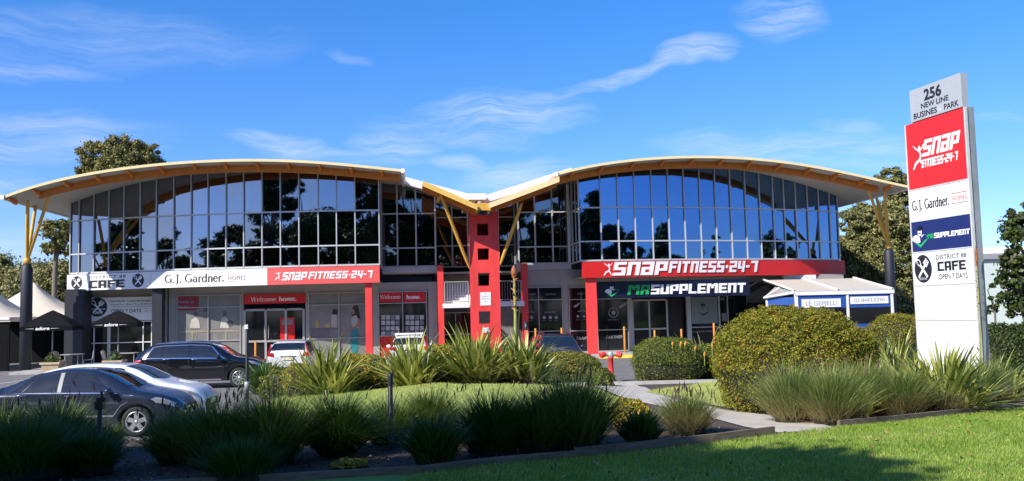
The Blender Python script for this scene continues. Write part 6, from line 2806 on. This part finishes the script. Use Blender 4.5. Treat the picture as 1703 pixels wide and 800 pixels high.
dome_px('small yellow green shrub above the strappy tuft near the path', 1050, 722, 664, 62, H_yellow, 3600, .045, 'golden_shrub', 'shrub', SG, lump=.15, low=-.4)
dome_px('tiny yellow plant lying on the shaded mulch near the edging', 580, 783, 765, 52, H_yellow, 1200, .035, 'ground_cover', 'plant', None, lump=.25)
for px, w, lab in ((560, 80, 'low dark shrub behind the broad yellow green flax'), (640, 80, 'low dark shrub in the gap left of the dense flax'), (735, 90, 'low dark shrub under the golden shrub at the red fin'), (800, 80, 'low dark shrub behind the wide dark flax'), (880, 80, 'low dark shrub behind the budding flax'), (470, 70, 'low dark shrub behind the strappy clump'), (1000, 40, 'low dark tuft of shrub to the left of the red hydrant base')):
    p = at(px, 632, 28.2)
    z0 = float(hgt(p.x, 28.2))
    dome(lab, (p.x, 28.2, z0 + .15), w / 2 * 28.2 / FPX, .7, at(px, 612, 28.2).z - z0 - .15, H_green, 5000, .07, 'low_shrub', 'shrub', 'low dark shrubs behind the flaxes', lump=.15, low=-.4)
# orange torch flowers by the middle hedge
for k, (px, py) in enumerate(((1119, 570), (1133, 571), (1141, 570), (1157, 577), (1172, 586), (1186, 573))):
    g = gp(1150, 636)
    b = at(px + RNG.uniform(-2, 2), py + 5 + RNG.uniform(-1, 2), g.y - .2)
    t_ = at(px, py - 3 + RNG.uniform(-1, 2), g.y - .2)
    f = thing('torch_flower', ['orange torch flower furthest from the great hedge, on the middle hedge', 'orange torch flower second from the hydrant side', 'yellow orange torch flower third from the hydrant side', 'torch flower below the stiff aloe leaves', 'low deep orange torch flower near the narrow dark shrub', 'pale torch flower over the narrow dark shrub'][k], 'flower', b, 'orange torch flowers by the middle hedge')
    m = MB()
    m.tube([b - Vector((0, 0, .3)), b, t_.lerp(b, .6)], .012, 5, raw=True)
    m.obj('stem', MATS['flower_stalk'], f)
    m = MB()
    m.tube([b, b.lerp(t_, .3), b.lerp(t_, .75), t_], [.015, .04, .032, .008], 8, raw=True)
    m.obj('bloom', mat('torch_orange', (.70, .16, .015), .6, var=.35, scale=12, col2=(.8, .5, .06)), f)

# mulch litter and stones, lawn blades
def scatter_in(poly, n, ymax=None):
    xs = [p[0] for p in poly]
    ys = [p[1] for p in poly]
    X = RNG.uniform(min(xs), max(xs), n * 3)
    Y = RNG.uniform(min(ys), max(ys), n * 3)
    k = in_poly(X, Y, poly)
    return X[k][:n], Y[k][:n]


vis = [(EDGE_A[0].x - 1.0, 6.5), (-1.6, 7.6)] + [(p.x, p.y - .03) for p in EDGE_A[1:]] + [(EDGE_B[0].x, EDGE_B[0].y - .02)] + [(p.x, p.y - .03) for p in EDGE_B[1:]] + [(8.4, 13.4), (5.2, 6.5)]


def lawn_blades(name, poly, n, h, w, m, dz=.01):
    X, Y = scatter_in(poly, n)
    n = len(X)
    Z = hgt(X, Y) + dz
    a = RNG.uniform(0, 2 * np.pi, n)
    lx, ly = RNG.normal(0, .5, n) * h, RNG.normal(0, .5, n) * h
    hh = h * RNG.uniform(.5, 1.4, n)
    dx, dy = np.cos(a) * w, np.sin(a) * w
    V = np.stack([np.stack([X - dx, Y - dy, Z], -1), np.stack([X + dx, Y + dy, Z], -1), np.stack([X + lx, Y + ly, Z + hh], -1)], 1).reshape(-1, 3)
    F = np.arange(3 * n).reshape(n, 3)
    o = raw_mesh(name, V, F, m, None, (0, 0, 0), tint=RNG.uniform(0, 1, n))
    return tag(o, kind='stuff')


L_lawn = leaf_mat('lawn_blade', (.13, .25, .022), (.42, .54, .08), (.6, .58, .2), .35, .5, 1.2)
lawn_blades('lawn_grass', vis, 170000, .035, .0035, L_lawn)
L_mound = leaf_mat('mound_blade', (.36, .43, .09), (.64, .68, .2), (.6, .56, .25), .35, .5, 1.2)
lawn_blades('lawn_grass', [(p.x, p.y) for p in MOUND], 60000, .04, .005, L_mound, .02)
lawn_blades('lawn_grass', [(p.x, p.y) for p in SIDE], 16000, .04, .005, L_mound, .02)
# bark chips and dry leaves on the beds
bed = [(-9, 8.0), (EDGE_A[0].x, EDGE_A[0].y + .05)] + [(p.x, p.y + .04) for p in EDGE_A[1:]] + [(EDGE_A[-1].x - .2, 12.4), (1.5, 15.5), (-5, 16), (-10, 16)]
X, Y = scatter_in(bed, 9000)
C = np.stack([X, Y, hgt(X, Y) + .012], -1)
V, F, T = leaf_quads(C, np.tile([0, 0, 1.0], (len(C), 1)), .055, .35, aspect=.4)
L_chip = leaf_mat('bark_chip', (.05, .035, .025), (.22, .17, .12), (.4, .33, .25), 0, .9, 3)
tag(raw_mesh('bark_litter', V, F, L_chip, None, (0, 0, 0), tint=T), kind='stuff')
bed2 = [(p.x, p.y + .04) for p in EDGE_B] + [(EDGE_B[-1].x + 3, EDGE_B[-1].y + 1.2), (9, 17), (4.5, 15)]
X, Y = scatter_in(bed2, 5000)
C = np.stack([X, Y, hgt(X, Y) + .012], -1)
V, F, T = leaf_quads(C, np.tile([0, 0, 1.0], (len(C), 1)), .07, .3, aspect=.35)
tag(raw_mesh('bark_litter', V, F, leaf_mat('dry_litter', (.2, .14, .09), (.48, .38, .28), None, 0, .9, 3), None, (0, 0, 0), tint=T), kind='stuff')
for k, (px, py, s) in enumerate(((664, 735, .07), (673, 738, .05))):
    g = gp(px, py)
    m = MB()
    m.lathe([(0, -.02), (s, 0), (s * 1.1, s * .5), (s * .6, s * 1.1), (0, s * 1.2)], g, 9)
    tag(m.obj('stone', M_signwhite if k == 0 else M_kerb, base=True), ['pale round stone at the foot of the slim black post', 'small grey stone next to the pale one by the slim post'][k], 'stone')


# ------------------------------------------------------------------ trees
T_gum = leaf_mat('gum_leaf', (.055, .07, .018), (.33, .30, .09), (.4, .31, .1), .25, .5, .5)
T_dark = leaf_mat('dark_tree_leaf', (.018, .036, .009), (.10, .13, .03), None, .25, .5, .5)
T_olive = leaf_mat('olive_tree_leaf', (.06, .075, .02), (.36, .34, .12), None, .25, .5, .6)
M_bark = mat('tree_bark', (.16, .13, .10), .9, var=.4, scale=2, stretch=(1, 1, .3), bump=.4, bscale=8)


def crown_arrays(lobes, per, size, clump=.32, clus_per=90):
    """leaf clumps gathered in clusters spread through ellipsoid lobes"""
    Cs, Ns = [], []
    for (x, y, z, rx, ry, rz) in lobes:
        ncl = max(4, int(per * (rx * ry * rz) ** (2 / 3)))
        d = RNG.normal(size=(ncl, 3))
        d /= np.linalg.norm(d, axis=1, keepdims=True)
        q = d * (RNG.uniform(.35, 1, (ncl, 1)) ** .6)
        cc = np.array([x, y, z]) + q * np.array([rx, ry, rz])
        rcl = clump * min(rx, rz) * RNG.uniform(.5, 1.2, ncl)
        e = RNG.normal(size=(ncl, clus_per, 3)) * .5
        P = cc[:, None, :] + e * rcl[:, None, None] * np.array([1.1, 1.1, .8])
        Cs.append(P.reshape(-1, 3))
        nn = e + d[:, None, :] * .6 + np.array([0, 0, .4])
        nn /= np.linalg.norm(nn, axis=2, keepdims=True) + 1e-9
        Ns.append(nn.reshape(-1, 3))
    C, N = np.concatenate(Cs), np.concatenate(Ns)
    return leaf_quads(C, N, size, .6, aspect=.6)


def tree(label, base, lobes, leaf, per=26, size=.26, trunk_r=.22, name='gum_tree', cat='tree', group=None, clump=.36, clus_per=80):
    b = Vector(base)
    r = thing(name, label, cat, b, group)
    V, F, T = crown_arrays(lobes, per, size, clump, clus_per)
    raw_mesh('crown', V, F, leaf, r, tint=T)
    m = MB()
    cx = sum(l[0] for l in lobes) / len(lobes)
    cy = sum(l[1] for l in lobes) / len(lobes)
    zl = min(l[2] - l[5] for l in lobes)
    zt_ = max(l[2] for l in lobes)
    fork = Vector((b.x + (cx - b.x) * .5, b.y + (cy - b.y) * .5, max(b.z + 1, zl * .75 + zt_ * .25)))
    m.tube([b - Vector((0, 0, .1)), b.lerp(fork, .3) + Vector((.1, 0, 0)), b.lerp(fork, .7), fork], [trunk_r * 1.3, trunk_r, trunk_r * .85, trunk_r * .7], 9, raw=True)
    for l in lobes:
        e = Vector((l[0], l[1], l[2]))
        mid = fork.lerp(e, .5) + Vector((RNG.normal(0, .25), RNG.normal(0, .25), .2))
        m.tube([fork - Vector((0, 0, .15)), mid, e], [trunk_r * .5, trunk_r * .32, .03], 6, raw=True)
    m.obj('trunk', M_bark, r)
    return r


def lob(px, py, pr, y, sy=1.0, sz=.85):
    p = at(px, py, y)
    q = pr * y / FPX
    return (p.x, p.y, p.z, q, q * sy, q * sz)


Y1 = 68
tree('tall gum tree rising over the left arched roof', (at(190, 500, Y1).x, Y1, 0), [lob(160, 262, 32, Y1), lob(195, 250, 30, Y1), lob(232, 258, 32, Y1), (lob(150, 290, 24, Y1)), lob(250, 278, 22, Y1), lob(205, 285, 45, Y1), lob(180, 320, 40, Y1)], T_gum, 34, .17, .35, group='trees behind the office block', clump=.26, clus_per=150)
Y2 = 60
tree('gum tree branch mass hanging just left of the glass corner', (at(98, 500, Y2).x - .5, Y2, 0), [lob(96, 385, 24, Y2), lob(108, 405, 22, Y2), lob(90, 412, 18, Y2), lob(112, 372, 16, Y2)], T_gum, 26, .26, .2, group='trees behind the office block')
for k, (px, py, pr, yy, lab) in enumerate(((18, 478, 40, 84, 'dark round tree at the far edge above the first marquee'), (62, 472, 44, 80, 'broad tree behind the charcoal tube column'), (98, 470, 42, 76, 'dense tree between the tube column and the cafe pier'), (-20, 455, 40, 95, 'tree half out of the frame above the first marquee'), (4, 440, 14, 92, 'thin tree tip against the sky above the marquees'))):
    p = at(px, 500, yy)
    tree(lab, (p.x, yy, 0), [lob(px, py, pr, yy), lob(px - pr * .5, py + pr * .4, pr * .7, yy), lob(px + pr * .5, py + pr * .45, pr * .7, yy), lob(px, py + pr, pr * .9, yy)], T_olive if k % 2 else T_gum, 36, .28, .25, 'bushy_tree', 'tree', 'bushy trees beyond the marquees')
Y3 = 62
tree('great bushy tree at the right end of the office block', (at(1455, 500, Y3).x, Y3, 0),
     [lob(1480, 296, 24, Y3), lob(1502, 318, 30, Y3), lob(1430, 366, 32, Y3), lob(1476, 372, 42, Y3), lob(1510, 385, 40, Y3), lob(1412, 410, 30, Y3), lob(1450, 430, 50, Y3), lob(1505, 450, 45, Y3), lob(1420, 465, 40, Y3), lob(1470, 500, 55, Y3), lob(1415, 515, 35, Y3), lob(1520, 510, 40, Y3)], T_olive, 52, .17, .4, 'bushy_tree', 'tree', 'trees behind the office block', clump=.26, clus_per=150)
Y4 = 30
tree('dark leafy tree at the far right beyond the pylon sign', (at(1712, 560, Y4).x, Y4, float(hgt(at(1712, 560, Y4).x, Y4))),
     [lob(1695, 352, 20, Y4), lob(1712, 380, 36, Y4), lob(1688, 398, 22, Y4), lob(1705, 430, 34, Y4), lob(1690, 462, 26, Y4), lob(1678, 490, 15, Y4), lob(1720, 470, 40, Y4), lob(1700, 510, 24, Y4), lob(1682, 425, 18, Y4), lob(1698, 375, 18, Y4), lob(1712, 500, 34, Y4), lob(1676, 455, 10, Y4)], T_dark, 60, .15, .16, 'bushy_tree', 'tree', None)
Y5 = 34
tree('thin sapling against the pale shed wall', (at(1655, 560, Y5).x, Y5, 0), [lob(1655, 470, 12, Y5), lob(1660, 495, 14, Y5), lob(1652, 515, 12, Y5)], T_dark, 40, .14, .05, 'sapling', 'tree', None)
p = at(1690, 560, 25)
for k, (px, lab) in enumerate(((1672, 'dark low hedge block right behind the pylon sign base'), (1712, 'dark low hedge block at the far right edge'))):
    g = at(px, 560, 25)
    z0 = float(hgt(g.x, 25))
    dome(lab, (g.x, 25, z0 + .3), .62, .7, at(px, 541, 25).z - z0 - .3, T_dark, 7000, .08, 'dark_hedge', 'hedge', 'dark hedge blocks by the shed', power=4)

# trees behind the photographer: they shade the front bed and fill the mirrored glass
def street_gum(seed, h, spread):
    lobes = []
    rg = np.random.default_rng(seed)
    for k in range(22):
        a = rg.uniform(0, 2 * math.pi)
        t = rg.uniform(.36, 1.0)
        rr_ = spread * rg.uniform(.25, .85) * (1.15 - .6 * abs(t - .62))
        s = spread * rg.uniform(.16, .36)
        lobes.append((rr_ * math.cos(a), rr_ * math.sin(a), h * t - s * .5, s, s, s * .72))
    return lobes


REF = 'trees behind the photographer mirrored in the upper glass'
protos = []
for k, (h, sp) in enumerate(((25, 6.4), (18, 5.2), (9.5, 3.8))):
    protos.append(tree('street tree behind the photographer mirrored dark in the upper glass', (0, 0, 0), street_gum(20 + k, h, sp), T_dark, 24, .34, .32, 'street_tree', 'tree', REF, clump=.42, clus_per=60))


def copy_tree(o, parent=None):
    c = o.copy()
    COL.objects.link(c)
    c.parent = parent
    for ch in [x for x in bpy.data.objects if x.parent == o]:
        copy_tree(ch, c)
    return c


SPOTS = [(0, -36, -30, 1.15, .3), (1, -28, -31, 1.15, 4.1), (0, -4.5, -29, 1.1, 1.7), (0, 4, -31, 1.1, 2.2), (1, 11, -33, 1.25, 5.0), (1, 18, -30, 1.1, 2.6), (0, 30, -29, .98, 2.9), (0, 40, -32, 1.0, .8), (1, 24, -33, 1.05, 3.0), (2, -60, 14, 1.35, 1.1), (2, -72, 2, 1.5, 3.1), (2, -52, 26, 1.0, 3.9), (2, 58, 8, 1.1, 2.0), (2, 66, 30, 1.1, 2.4), (2, 76, 20, 1.2, .4), (1, -110, -24, 1.1, .9), (1, -84, -30, 1.0, 2.9)]
rg = np.random.default_rng(5)
for k in range(34):
    SPOTS.append((2, -92 + 5.6 * k + rg.uniform(-2, 2), -46 - rg.uniform(0, 14), rg.uniform(1.3, 1.9), rg.uniform(0, 6)))
used = set()
for (k, x, y, s, a) in SPOTS:
    o = protos[k] if k not in used else copy_tree(protos[k])
    used.add(k)
    o.location = (x, y, .3)
    o.scale = (s, s, s)
    o.rotation_euler = (0, 0, a)
# shade trees to the left of the camera
SHADE = [(-12.4, -1.2, 10.2, 3.0), (-16.8, -1.1, 10.6, 3.2), (-7.5, .3, 9.6, 2.5), (-21.5, .4, 9.8, 3.2)]
for k, (x, y, zc, rr_) in enumerate(SHADE):
    rg = np.random.default_rng(60 + k)
    lobes = []
    for j in range(12):
        v = rg.normal(size=3)
        v /= np.linalg.norm(v)
        q = rg.uniform(.3, .85)
        lobes.append((x + v[0] * rr_ * q, y + v[1] * rr_ * q, zc + v[2] * rr_ * q * .8, rr_ * .46, rr_ * .46, rr_ * .4))
    tree(['shade tree beside the camera whose crown darkens the middle of the front bed', 'shade tree beside the camera whose crown darkens the bed below the sedan', 'shade tree beside the camera whose crown darkens the lawn corner', 'shade tree beside the camera whose crown darkens the far end of the bed'][k], (x - .6, y - 1.0, .8), lobes, T_dark, 30, .32, .26, 'shade_tree', 'tree', None, clump=.5, clus_per=80)
# fallen leaves on the lawn
X, Y = scatter_in(vis, 420)
C = np.stack([X, Y, hgt(X, Y) + .045], -1)
V, F, T = leaf_quads(C, np.tile([0, 0, 1.0], (len(C), 1)), .06, .6, aspect=.4)
tag(raw_mesh('fallen_leaves', V, F, leaf_mat('fallen_leaf', (.10, .06, .03), (.36, .24, .10), None, 0, .8, 3), None, (0, 0, 0), tint=T), kind='stuff')
